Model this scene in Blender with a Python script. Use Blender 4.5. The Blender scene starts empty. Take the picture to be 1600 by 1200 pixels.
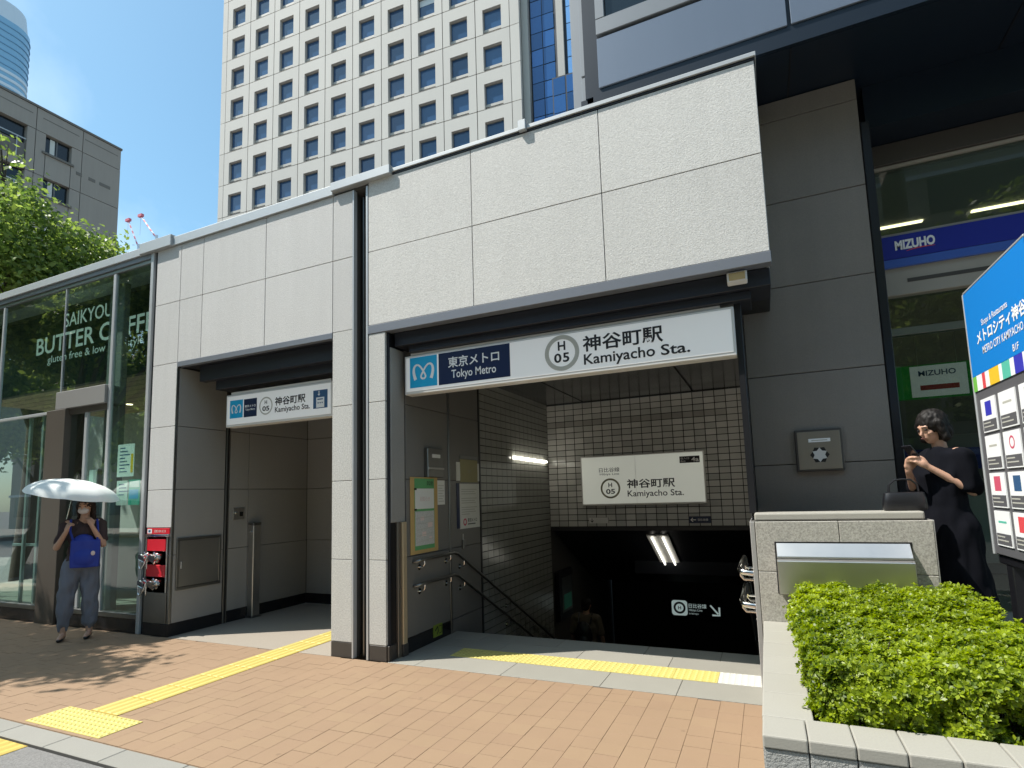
import bpy, bmesh, math, random
import numpy as np
from mathutils import Matrix, Vector

random.seed(7)
scene = bpy.context.scene
COL = scene.collection
R_ = math.radians

# ------------------------------------------------------------------ camera
YAW, PITCH, ROLL = 0.416986, -0.109680, -0.030910
EYE = Vector((0.0, 0.0, 1.57))
def _rot(a, b, c):
    rx = Matrix(((1, 0, 0), (0, math.cos(b), -math.sin(b)), (0, math.sin(b), math.cos(b))))
    ry = Matrix(((math.cos(a), 0, math.sin(a)), (0, 1, 0), (-math.sin(a), 0, math.cos(a))))
    rz = Matrix(((math.cos(c), -math.sin(c), 0), (math.sin(c), math.cos(c), 0), (0, 0, 1)))
    return rz @ rx @ ry
_B = Matrix(((1, 0, 0), (0, 0, -1), (0, 1, 0)))
_W2C = Matrix(((1, 0, 0), (0, -1, 0), (0, 0, -1))) @ _rot(YAW, PITCH, ROLL) @ _B
cd = bpy.data.cameras.new('camera')
cd.sensor_fit = 'HORIZONTAL'; cd.sensor_width = 36.0
cd.lens = 866.02 / 1600 * 36
cd.shift_x = (800 - 808.3) / 1600
cd.shift_y = (678.5 - 600) / 1600
cd.clip_start = 0.05; cd.clip_end = 4000
cam = bpy.data.objects.new('camera', cd); COL.objects.link(cam)
cam.matrix_world = Matrix.Translation(EYE) @ _W2C.transposed().to_4x4()
scene.camera = cam

# ------------------------------------------------------------------ sky, sun, exposure
LDIR = Vector((0.555, 0.308, -1.0)).normalized()          # the way sunlight travels
SUN_EL = math.asin(-LDIR.z)
SUN_AZ = math.atan2(-LDIR.x, -LDIR.y)                    # clockwise from +Y
world = bpy.data.worlds.new('World'); scene.world = world; world.use_nodes = True
wn = world.node_tree; wn.nodes.clear()
w_out = wn.nodes.new('ShaderNodeOutputWorld'); w_bg = wn.nodes.new('ShaderNodeBackground')
w_sky = wn.nodes.new('ShaderNodeTexSky'); w_sky.sky_type = 'NISHITA'; w_sky.sun_disc = False
w_sky.sun_elevation = SUN_EL; w_sky.sun_rotation = SUN_AZ
w_sky.air_density = 1.0; w_sky.dust_density = 1.2; w_sky.ozone_density = 1.6; w_sky.altitude = 10
w_tc = wn.nodes.new('ShaderNodeTexCoord'); w_map = wn.nodes.new('ShaderNodeMapping')
w_map.inputs['Scale'].default_value = (1.0, 1.0, 1.6)
w_no = wn.nodes.new('ShaderNodeTexNoise'); w_no.inputs['Scale'].default_value = 2.2
w_no.inputs['Detail'].default_value = 6; w_no.inputs['Roughness'].default_value = 0.55; w_no.inputs['Distortion'].default_value = 0.6
w_rmp = wn.nodes.new('ShaderNodeValToRGB')
w_rmp.color_ramp.elements[0].position = 0.42; w_rmp.color_ramp.elements[0].color = (0, 0, 0, 1)
w_rmp.color_ramp.elements[1].position = 0.85; w_rmp.color_ramp.elements[1].color = (0.42, 0.42, 0.42, 1)
w_mix = wn.nodes.new('ShaderNodeMix'); w_mix.data_type = 'RGBA'
w_mix.inputs['B'].default_value = (7.5, 8.2, 9.0, 1)
wn.links.new(w_tc.outputs['Generated'], w_map.inputs['Vector']); wn.links.new(w_map.outputs[0], w_no.inputs['Vector'])
wn.links.new(w_no.outputs['Fac'], w_rmp.inputs[0]); wn.links.new(w_rmp.outputs[0], w_mix.inputs['Factor'])
w_tint = wn.nodes.new('ShaderNodeMix'); w_tint.data_type = 'RGBA'; w_tint.blend_type = 'MULTIPLY'; w_tint.inputs['Factor'].default_value = 1.0
w_tint.inputs['B'].default_value = (0.83, 1.10, 1.03, 1)
wn.links.new(w_sky.outputs[0], w_tint.inputs['A']); wn.links.new(w_tint.outputs['Result'], w_mix.inputs['A']); wn.links.new(w_mix.outputs['Result'], w_bg.inputs['Color'])
w_bg.inputs['Strength'].default_value = 0.12
wn.links.new(w_bg.outputs[0], w_out.inputs['Surface'])
sd = bpy.data.lights.new('sun', 'SUN'); sd.energy = 4.4; sd.angle = R_(0.55); sd.color = (1.0, 0.955, 0.885)
sun = bpy.data.objects.new('sun', sd); COL.objects.link(sun); sun.location = (-8, -6, 20)
sun.rotation_euler = LDIR.to_track_quat('-Z', 'Y').to_euler()
scene.view_settings.view_transform = 'Standard'; scene.view_settings.look = 'None'
scene.view_settings.exposure = 0.75; scene.view_settings.gamma = 1.0; scene.view_settings.use_curve_mapping = False
scene.render.engine = 'CYCLES'
scene.cycles.max_bounces = 8; scene.cycles.transparent_max_bounces = 12
scene.cycles.use_denoising = True

# ------------------------------------------------------------------ materials
MATS = {}
def srgb(r, g, b):
    f = lambda c: (c / 255 / 12.92) if c / 255 <= 0.04045 else ((c / 255 + 0.055) / 1.055) ** 2.4
    return (f(r), f(g), f(b))
def mat(name, col, rough=0.6, metal=0.0, spec=0.5, speck=0.0, speck_scale=70, stain=0.0, stain_scale=1.3, bump=0.0,
        bump_scale=None, rnd=0.0, streak=0.0, emit=0.0, emit_col=None, trans=0.0, coat=0.0, aniso=None, rough_var=0.0, hue=0.0, coord='pos', spots=0.0, spot_scale=3.2):
    m = bpy.data.materials.new(name); m.use_nodes = True; nt = m.node_tree; nd = nt.nodes; lk = nt.links
    bs = nd['Principled BSDF']
    bs.inputs['Roughness'].default_value = rough; bs.inputs['Metallic'].default_value = metal
    bs.inputs['Specular IOR Level'].default_value = spec
    c4 = (*col, 1)
    bs.inputs['Base Color'].default_value = c4
    if coat: bs.inputs['Coat Weight'].default_value = coat; bs.inputs['Coat Roughness'].default_value = 0.08
    geo = nd.new('ShaderNodeNewGeometry'); P = geo.outputs['Position']
    if coord == 'obj':
        tcn = nd.new('ShaderNodeTexCoord'); P = tcn.outputs['Object']
    val = None
    def term(sock, amp, centre=0.5):
        nonlocal val
        a = nd.new('ShaderNodeMath'); a.operation = 'SUBTRACT'; lk.new(sock, a.inputs[0]); a.inputs[1].default_value = centre
        b = nd.new('ShaderNodeMath'); b.operation = 'MULTIPLY_ADD'; lk.new(a.outputs[0], b.inputs[0]); b.inputs[1].default_value = amp
        if val is None: b.inputs[2].default_value = 1.0
        else: lk.new(val, b.inputs[2])
        val = b.outputs[0]
    def noise(scale, detail=3, rgh=0.6, vec=None):
        n = nd.new('ShaderNodeTexNoise'); n.inputs['Scale'].default_value = scale; n.inputs['Detail'].default_value = detail
        n.inputs['Roughness'].default_value = rgh; lk.new(vec or P, n.inputs['Vector']); return n.outputs['Fac']
    if speck: term(noise(speck_scale, 3, 0.75), speck * 3.2)
    if stain: term(noise(stain_scale, 5, 0.62), stain * 2.2)
    if streak:
        mp = nd.new('ShaderNodeMapping'); mp.inputs['Scale'].default_value = (7, 7, 0.35); lk.new(P, mp.inputs['Vector'])
        term(noise(1.0, 4, 0.6, mp.outputs[0]), streak * 2.2)
    if spots:
        for sc_, rd_ in ((spot_scale, 0.05), (spot_scale * 0.45, 0.035)):
            vo = nd.new('ShaderNodeTexVoronoi'); vo.inputs['Scale'].default_value = sc_; lk.new(P, vo.inputs['Vector'])
            mr = nd.new('ShaderNodeMapRange'); mr.inputs['From Min'].default_value = rd_ * 0.6; mr.inputs['From Max'].default_value = rd_ * 1.3; mr.inputs['To Min'].default_value = 0.0; mr.inputs['To Max'].default_value = 1.0
            lk.new(vo.outputs['Distance'], mr.inputs['Value']); term(mr.outputs[0], spots, 1.0)
    if rnd:
        oi = nd.new('ShaderNodeObjectInfo'); term(oi.outputs['Random'], rnd * 2)
    colout = None
    if val is not None:
        mx = nd.new('ShaderNodeVectorMath'); mx.operation = 'SCALE'; mx.inputs[0].default_value = col
        lk.new(val, mx.inputs['Scale']); colout = mx.outputs[0]
        if hue:
            hs = nd.new('ShaderNodeHueSaturation'); lk.new(colout, hs.inputs['Color'])
            ob = nd.new('ShaderNodeObjectInfo')
            mm = nd.new('ShaderNodeMath'); mm.operation = 'MULTIPLY_ADD'; lk.new(ob.outputs['Random'], mm.inputs[0])
            mm.inputs[1].default_value = hue; mm.inputs[2].default_value = 0.5 - hue / 2; lk.new(mm.outputs[0], hs.inputs['Hue'])
            colout = hs.outputs['Color']
        lk.new(colout, bs.inputs['Base Color'])
    if rough_var:
        rv = nd.new('ShaderNodeMath'); rv.operation = 'MULTIPLY_ADD'; lk.new(noise(3.0, 4), rv.inputs[0])
        rv.inputs[1].default_value = rough_var; rv.inputs[2].default_value = rough - rough_var / 2; lk.new(rv.outputs[0], bs.inputs['Roughness'])
    if bump:
        bp = nd.new('ShaderNodeBump'); bp.inputs['Strength'].default_value = bump; bp.inputs['Distance'].default_value = 0.01
        lk.new(noise(bump_scale or speck_scale, 3, 0.7), bp.inputs['Height']); lk.new(bp.outputs[0], bs.inputs['Normal'])
    if emit:
        bs.inputs['Emission Color'].default_value = (*(emit_col or col), 1); bs.inputs['Emission Strength'].default_value = emit
        if colout is not None and emit_col is None: lk.new(colout, bs.inputs['Emission Color'])
    if trans: bs.inputs['Transmission Weight'].default_value = trans
    MATS[name] = m
    return m
def glass(name, tint, refl=1.0, rough=0.0, ior=1.5, body=0.0, bodycol=(0.02, 0.05, 0.05)):
    m = bpy.data.materials.new(name); m.use_nodes = True; nt = m.node_tree; nd = nt.nodes; lk = nt.links
    for n in list(nd): nd.remove(n)
    out = nd.new('ShaderNodeOutputMaterial'); tr = nd.new('ShaderNodeBsdfTransparent'); gl = nd.new('ShaderNodeBsdfGlossy')
    tr.inputs[0].default_value = (*tint, 1); gl.inputs['Roughness'].default_value = rough; gl.inputs[0].default_value = (refl, refl, refl, 1)
    fr = nd.new('ShaderNodeFresnel'); fr.inputs[0].default_value = ior
    mx = nd.new('ShaderNodeMixShader')
    bas = tr.outputs[0]
    if body:
        df = nd.new('ShaderNodeBsdfDiffuse'); df.inputs[0].default_value = (*bodycol, 1)
        m2 = nd.new('ShaderNodeMixShader'); m2.inputs[0].default_value = body; lk.new(bas, m2.inputs[1]); lk.new(df.outputs[0], m2.inputs[2]); bas = m2.outputs[0]
    gm = nd.new('ShaderNodeNewGeometry'); ng = nd.new('ShaderNodeMath'); ng.operation = 'SUBTRACT'; ng.inputs[0].default_value = 1.0; lk.new(gm.outputs['Backfacing'], ng.inputs[1])
    mu = nd.new('ShaderNodeMath'); mu.operation = 'MULTIPLY'; lk.new(fr.outputs[0], mu.inputs[0]); lk.new(ng.outputs[0], mu.inputs[1])
    lk.new(mu.outputs[0], mx.inputs[0]); lk.new(bas, mx.inputs[1]); lk.new(gl.outputs[0], mx.inputs[2]); lk.new(mx.outputs[0], out.inputs[0])
    MATS[name] = m; return m
def leafmat(name, col, col2, trans=0.45):
    m = bpy.data.materials.new(name); m.use_nodes = True; nt = m.node_tree; nd = nt.nodes; lk = nt.links
    for n in list(nd): nd.remove(n)
    out = nd.new('ShaderNodeOutputMaterial'); geo = nd.new('ShaderNodeNewGeometry')
    no = nd.new('ShaderNodeTexNoise'); no.inputs['Scale'].default_value = 2.3; no.inputs['Detail'].default_value = 4; lk.new(geo.outputs['Position'], no.inputs['Vector'])
    ad = nd.new('ShaderNodeMath'); ad.operation = 'MULTIPLY_ADD'; lk.new(geo.outputs['Random Per Island'], ad.inputs[0]); ad.inputs[1].default_value = 0.75
    sb = nd.new('ShaderNodeMath'); sb.operation = 'MULTIPLY_ADD'; lk.new(no.outputs['Fac'], sb.inputs[0]); sb.inputs[1].default_value = 1.1; sb.inputs[2].default_value = -0.42
    lk.new(sb.outputs[0], ad.inputs[2])
    mx = nd.new('ShaderNodeMix'); mx.data_type = 'RGBA'; mx.inputs['A'].default_value = (*col, 1); mx.inputs['B'].default_value = (*col2, 1)
    lk.new(ad.outputs[0], mx.inputs['Factor'])
    bs = nd.new('ShaderNodeBsdfPrincipled'); bs.inputs['Roughness'].default_value = 0.42; bs.inputs['Specular IOR Level'].default_value = 0.45
    lk.new(mx.outputs['Result'], bs.inputs['Base Color'])
    tl = nd.new('ShaderNodeBsdfTranslucent'); hs = nd.new('ShaderNodeHueSaturation'); hs.inputs['Saturation'].default_value = 1.15; hs.inputs['Value'].default_value = 1.5
    lk.new(mx.outputs['Result'], hs.inputs['Color']); lk.new(hs.outputs[0], tl.inputs[0])
    ms = nd.new('ShaderNodeMixShader'); ms.inputs[0].default_value = trans; lk.new(bs.outputs[0], ms.inputs[1]); lk.new(tl.outputs[0], ms.inputs[2])
    lk.new(ms.outputs[0], out.inputs[0]); MATS[name] = m; return m

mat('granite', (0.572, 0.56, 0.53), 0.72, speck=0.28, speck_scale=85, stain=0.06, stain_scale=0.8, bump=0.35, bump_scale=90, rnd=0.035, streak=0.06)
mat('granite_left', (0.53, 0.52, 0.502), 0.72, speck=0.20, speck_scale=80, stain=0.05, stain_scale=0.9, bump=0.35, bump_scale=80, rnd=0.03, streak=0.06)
mat('granite_pillar', (0.49, 0.486, 0.46), 0.72, speck=0.42, speck_scale=75, stain=0.06, stain_scale=1.4, bump=0.3, bump_scale=75, rnd=0.04, streak=0.05)
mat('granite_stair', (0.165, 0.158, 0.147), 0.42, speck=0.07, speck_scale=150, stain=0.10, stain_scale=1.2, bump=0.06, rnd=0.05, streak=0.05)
mat('granite_inner', (0.285, 0.277, 0.262), 0.5, speck=0.14, speck_scale=110, stain=0.10, stain_scale=0.8, bump=0.1, rnd=0.04, streak=0.03)  # facade stone with the deep shade of the recess put into its colour
mat('granite_bank', (0.195, 0.172, 0.148), 0.5, speck=0.14, speck_scale=110, stain=0.14, stain_scale=1.3, bump=0.15, rnd=0.05, streak=0.08)  # the bank's own darker stone, lowered further to deepen the overhang shade
mat('granite_lowwall', (0.36, 0.34, 0.30), 0.6, speck=0.6, speck_scale=85, stain=0.04, bump=0.12, rnd=0.04)
mat('granite_coping', (0.315, 0.3, 0.26), 0.7, speck=0.08, speck_scale=120, stain=0.05, bump=0.15, rnd=0.02)
mat('granite_rough', (0.3, 0.3, 0.285), 0.85, speck=0.20, speck_scale=90, bump=0.9, bump_scale=75, rnd=0.05)
mat('granite_floor', (0.275, 0.262, 0.225), 0.55, speck=0.22, speck_scale=130, stain=0.09, stain_scale=2.2, bump=0.05, rnd=0.06, spots=0.2, spot_scale=4)
mat('terrazzo', (0.33, 0.29, 0.24), 0.5, speck=0.30, speck_scale=75, stain=0.05, bump=0.05)
mat('black_granite', (0.012, 0.012, 0.014), 0.25, speck=0.15, speck_scale=200, stain=0.1)
mat('plinth', (0.052, 0.047, 0.042), 0.4, speck=0.15, speck_scale=160, stain=0.12, rnd=0.05)
mat('joint', (0.07, 0.066, 0.06), 0.9)
mat('brick', (0.268, 0.178, 0.108), 0.8, speck=0.07, speck_scale=160, stain=0.085, stain_scale=1.7, bump=0.25, bump_scale=180, rnd=0.022, hue=0.004, spots=0.22)
mat('brick_bed', (0.225, 0.152, 0.095), 0.95, speck=0.2, speck_scale=90)
mat('concrete_kerb', (0.25, 0.242, 0.215), 0.85, speck=0.10, speck_scale=120, stain=0.10, bump=0.2, rnd=0.05, spots=0.25, spot_scale=5)
mat('asphalt', (0.185, 0.18, 0.172), 0.9, speck=0.42, speck_scale=75, stain=0.10, bump=0.8, bump_scale=75)
mat('ground', (0.16, 0.155, 0.145), 0.9, stain=0.2)
mat('tactile', (0.52, 0.445, 0.135), 0.55, speck=0.05, speck_scale=110, stain=0.07, stain_scale=3.5, rnd=0.03, spots=0.2, spot_scale=6)
mat('tactile_worn', (0.52, 0.39, 0.09), 0.6, speck=0.10, speck_scale=90, stain=0.15, stain_scale=5)
mat('tactile_pale', (0.52, 0.51, 0.46), 0.55, speck=0.05, stain=0.05)
mat('steel', (0.50, 0.49, 0.47), 0.34, 0.95, stain=0.06, streak=0.05, rough_var=0.12)
mat('steel_brown', (0.30, 0.27, 0.23), 0.42, 0.85, stain=0.08, streak=0.10)
mat('warm_glint_rail', (0.62, 0.50, 0.33), 0.45, 0.55, streak=0.08)  # warm reflection on the steel guide rail put into its colour
mat('tactile_base', (0.44, 0.31, 0.06), 0.6, speck=0.08, stain=0.10, stain_scale=4)  # plate darkened between the ribs to imitate their side shading
mat('steel_dark', (0.26, 0.26, 0.25), 0.38, 1.0, stain=0.06, streak=0.06)
mat('steel_bright', (0.72, 0.71, 0.69), 0.16, 1.0, streak=0.04)
mat('alu', (0.47, 0.485, 0.49), 0.42, 0.35, stain=0.07, streak=0.05)
mat('alu_grey', (0.19, 0.205, 0.235), 0.4, 0.3, stain=0.05)
mat('dark_metal', (0.020, 0.022, 0.030), 0.45, 0.2, stain=0.12)
mat('black_metal', (0.008, 0.008, 0.010), 0.4, stain=0.1)
mat('ceiling_gloss', (0.045, 0.047, 0.050), 0.16, 0.35, stain=0.05)
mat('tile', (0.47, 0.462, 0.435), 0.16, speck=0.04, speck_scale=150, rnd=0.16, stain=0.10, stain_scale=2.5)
mat('tile_side', (0.30, 0.30, 0.275), 0.16, speck=0.04, speck_scale=150, stain=0.12, stain_scale=2.5)  # same tile as the back wall, darkened for the dimmer side walls
mat('tile_dark', (0.33, 0.32, 0.295), 0.2, speck=0.04, speck_scale=150, rnd=0.10, stain=0.10)
mat('grout', (0.022, 0.021, 0.020), 0.9)
mat('panel_grey', (0.175, 0.208, 0.26), 0.32, 0.35, stain=0.05, stain_scale=0.6, streak=0.03)
mat('panel_pale', (0.22, 0.235, 0.25), 0.4, 0.3, stain=0.06, streak=0.05)
mat('soffit', (0.005, 0.011, 0.021), 0.35, stain=0.1)
mat('white_sign', (0.80, 0.80, 0.79), 0.35, stain=0.015, emit=0.10)  # faint glow added to lighten the sign faces
mat('cream_sign', (0.66, 0.68, 0.60), 0.4, stain=0.03, emit=0.22)
mat('sign_frame', (0.62, 0.61, 0.585), 0.4, stain=0.05)
mat('cyan', srgb(20, 165, 215), 0.4)
mat('navy', (0.006, 0.016, 0.065), 0.35)
mat('ink', (0.008, 0.008, 0.010), 0.5)
mat('white_print', (0.82, 0.82, 0.82), 0.5)
mat('ring_grey', (0.45, 0.44, 0.39), 0.5)
mat('ring_olive', (0.30, 0.29, 0.20), 0.5)
mat('tag_blue', (0.035, 0.10, 0.22), 0.4)
mat('red_paint', (0.62, 0.015, 0.03), 0.35)
mat('tower_stone', (0.505, 0.468, 0.425), 0.8, stain=0.05, stain_scale=0.35, rnd=0.035, streak=0.03)
mat('block_wall', (0.34, 0.31, 0.27), 0.85, stain=0.08, stain_scale=0.4)
mat('blind_or_reflection', (0.55, 0.58, 0.60), 0.8)
mat('tower_joint', (0.22, 0.205, 0.185), 0.9)
mat('tower_frame', (0.16, 0.16, 0.16), 0.5)
mat('tower_sill', (0.36, 0.34, 0.31), 0.6)
mat('tower_glass', (0.03, 0.075, 0.16), 0.08, spec=0.6, rnd=0.22)  # blue of the reflected sky put into the pane colour
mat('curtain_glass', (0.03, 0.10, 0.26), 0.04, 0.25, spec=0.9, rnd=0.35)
mat('curtain_sky_reflection', (0.42, 0.58, 0.78), 0.03, 0.85, spec=0.9, rnd=0.12)  # paler copy of the curtain glazing, imitating its brighter sky reflections
mat('mullion', (0.012, 0.016, 0.024), 0.45)
mat('apartment', (0.36, 0.32, 0.285), 0.85, stain=0.07, stain_scale=0.5, streak=0.06)
mat('apartment_dark', (0.18, 0.165, 0.15), 0.85, stain=0.1)
mat('dark_glass', (0.010, 0.016, 0.022), 0.1, spec=0.6)
mat('far_glass', (0.22, 0.42, 0.60), 0.25, spec=0.7, rnd=0.1)
mat('far_white', (0.62, 0.70, 0.78), 0.6)
mat('far_line', (0.13, 0.28, 0.45), 0.5)
mat('crane_red', (0.62, 0.16, 0.20), 0.6)
mat('crane_white', (0.62, 0.66, 0.74), 0.6)
mat('bark', (0.085, 0.065, 0.05), 0.9, speck=0.25, speck_scale=40, bump=0.8, bump_scale=30)
mat('soil', (0.045, 0.028, 0.018), 0.95, speck=0.5, speck_scale=60, bump=1.0, bump_scale=45)
mat('cafe_floor', (0.30, 0.27, 0.23), 0.5, stain=0.1)
mat('cafe_board', (0.006, 0.020, 0.016), 0.6)
mat('cafe_letter', (0.70, 0.86, 0.78), 0.6, emit=0.18)  # painted letters, given a faint glow to brighten them
mat('wood_ceiling', (0.42, 0.31, 0.19), 0.55, streak=0.0, stain=0.1)
mat('brown_frame', (0.075, 0.060, 0.048), 0.45, stain=0.08)
mat('grey_wall', (0.20, 0.195, 0.185), 0.7, stain=0.1)
mat('pale_wall', (0.42, 0.44, 0.41), 0.7, stain=0.08)
mat('lamp_warm', (1.0, 0.86, 0.55), 0.5, emit=3.5, emit_col=(1.0, 0.82, 0.52))
mat('tube_lamp', (1.0, 0.98, 0.88), 0.5, emit=7.0, emit_col=(1.0, 0.97, 0.84))
mat('tube_stair', (1.0, 0.98, 0.9), 0.5, emit=1.6, emit_col=(1.0, 0.97, 0.86))
mat('sign_glow', (0.70, 0.80, 0.76), 0.5, emit=0.22, emit_col=(0.62, 0.78, 0.76))
mat('paper', (0.72, 0.72, 0.68), 0.8, stain=0.03)
mat('paper_print', (0.52, 0.52, 0.50), 0.8, speck=0.3, speck_scale=60)
mat('cardboard', (0.50, 0.34, 0.13), 0.85, stain=0.06)
mat('green_print', (0.12, 0.36, 0.14), 0.7)
mat('olive_board', (0.34, 0.31, 0.17), 0.8)
mat('mizuho_blue', (0.012, 0.022, 0.29), 0.35)
mat('mizuho_light', (0.05, 0.12, 0.45), 0.35)
mat('beige_metal', (0.34, 0.31, 0.265), 0.5, stain=0.07)
mat('brown_panel', (0.060, 0.052, 0.045), 0.5, stain=0.08)
mat('bank_green', (0.02, 0.22, 0.04), 0.5, emit=0.10)
mat('board_blue', (0.005, 0.2, 0.6), 0.45)
mat('board_dark', (0.1, 0.098, 0.105), 0.5, stain=0.05)
mat('p_green', (0.17, 0.48, 0.07), 0.5); mat('p_red', (0.68, 0.07, 0.08), 0.5); mat('p_yellow', (0.78, 0.50, 0.03), 0.5); mat('p_teal', (0.10, 0.48, 0.36), 0.5)
mat('p_violet', (0.04, 0.04, 0.42), 0.5); mat('p_pink', (0.60, 0.09, 0.15), 0.5); mat('p_pale', (0.70, 0.56, 0.52), 0.5)
mat('skin', (0.50, 0.29, 0.20), 0.5, stain=0.04)
mat('lip', (0.38, 0.15, 0.12), 0.5); mat('hair', (0.010, 0.008, 0.007), 0.6, spec=0.25, speck=0.3, speck_scale=60)
mat('hair_brown', (0.026, 0.015, 0.012), 0.6, spec=0.25, speck=0.3, speck_scale=60)
mat('mask_cloth', (0.62, 0.55, 0.53), 0.8)
mat('brown_knit', (0.050, 0.030, 0.030), 0.85, speck=0.1, speck_scale=120)
mat('grey_trouser', (0.155, 0.165, 0.20), 0.85, stain=0.05, stain_scale=9)
mat('blue_bag', (0.012, 0.035, 0.30), 0.6, stain=0.08, stain_scale=8)
mat('black_cloth', (0.0045, 0.005, 0.008), 0.95, spec=0.12, stain=0.1, stain_scale=8)
mat('black_leather', (0.010, 0.010, 0.012), 0.35)
mat('umbrella_cloth', (0.8, 0.82, 0.79), 0.7, stain=0.03)
mat('phone', (0.02, 0.02, 0.025), 0.2)
mat('tan_cloth', (0.13, 0.105, 0.075), 0.85)
mat('exit_green', (0.20, 0.27, 0.03), 0.5)
mat('lens_amber', (0.45, 0.34, 0.17), 0.2)
glass('cafe_glass', (0.80, 0.91, 0.88), 1.0, ior=2.3)
glass('bank_glass', (0.62, 0.68, 0.64), 1.0, ior=1.62)
leafmat('leaf_tree', (0.05, 0.105, 0.025), (0.34, 0.42, 0.12), 0.5)
leafmat('leaf_shade', (0.020, 0.055, 0.010), (0.09, 0.15, 0.025), 0.35)
leafmat('leaf_azalea', (0.035, 0.085, 0.005), (0.40, 0.48, 0.020), 0.45)
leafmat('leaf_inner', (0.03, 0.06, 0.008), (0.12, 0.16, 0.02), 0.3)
leafmat('leaf_indoor', (0.03, 0.10, 0.02), (0.10, 0.22, 0.04), 0.3)

# ------------------------------------------------------------------ building blocks
def offset_of(o):
    v = Vector((0, 0, 0))
    while o is not None:
        v += o.location; o = o.parent
    return v
def tag(o, label=None, cat=None, group=None, kind=None):
    if label: o['label'] = label
    if cat: o['category'] = cat
    if group: o['group'] = group
    if kind: o['kind'] = kind
    return o
def thing(name, label, cat, loc=(0, 0, 0), group=None, kind=None):
    o = bpy.data.objects.new(name, None); COL.objects.link(o); o.location = loc; o.empty_display_size = 0.1
    return tag(o, label, cat, group, kind)
def link(name, me, m=None, parent=None, loc=(0, 0, 0)):
    if m is not None and not me.materials: me.materials.append(MATS[m])
    o = bpy.data.objects.new(name, me); COL.objects.link(o); o.parent = parent
    if parent is not None: o.location = Vector(loc) - offset_of(parent)
    else: o.location = loc
    return o
def smooth(me, angle=40):
    me.shade_smooth()
    try: me.set_sharp_from_angle(angle=R_(angle))
    except Exception: pass

class Frame:
    """a wall-mounted frame: origin, right, up; the third axis points to the viewer"""
    def __init__(s, o, r, u=(0, 0, 1)):
        s.o = Vector(o); s.r = Vector(r).normalized(); s.u = Vector(u).normalized(); s.n = s.r.cross(s.u)
    def p(s, a, b, d=0.0): return s.o + s.r * a + s.u * b + s.n * d
FRONT = lambda y, x=0, z=0: Frame((x, y, z), (1, 0, 0))          # faces the street (-Y)
FACE_PX = lambda x, y=0, z=0: Frame((x, y, z), (0, 1, 0))        # faces +X, right is +Y
FACE_NX = lambda x, y=0, z=0: Frame((x, y, z), (0, -1, 0))       # faces -X, right is -Y

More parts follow.
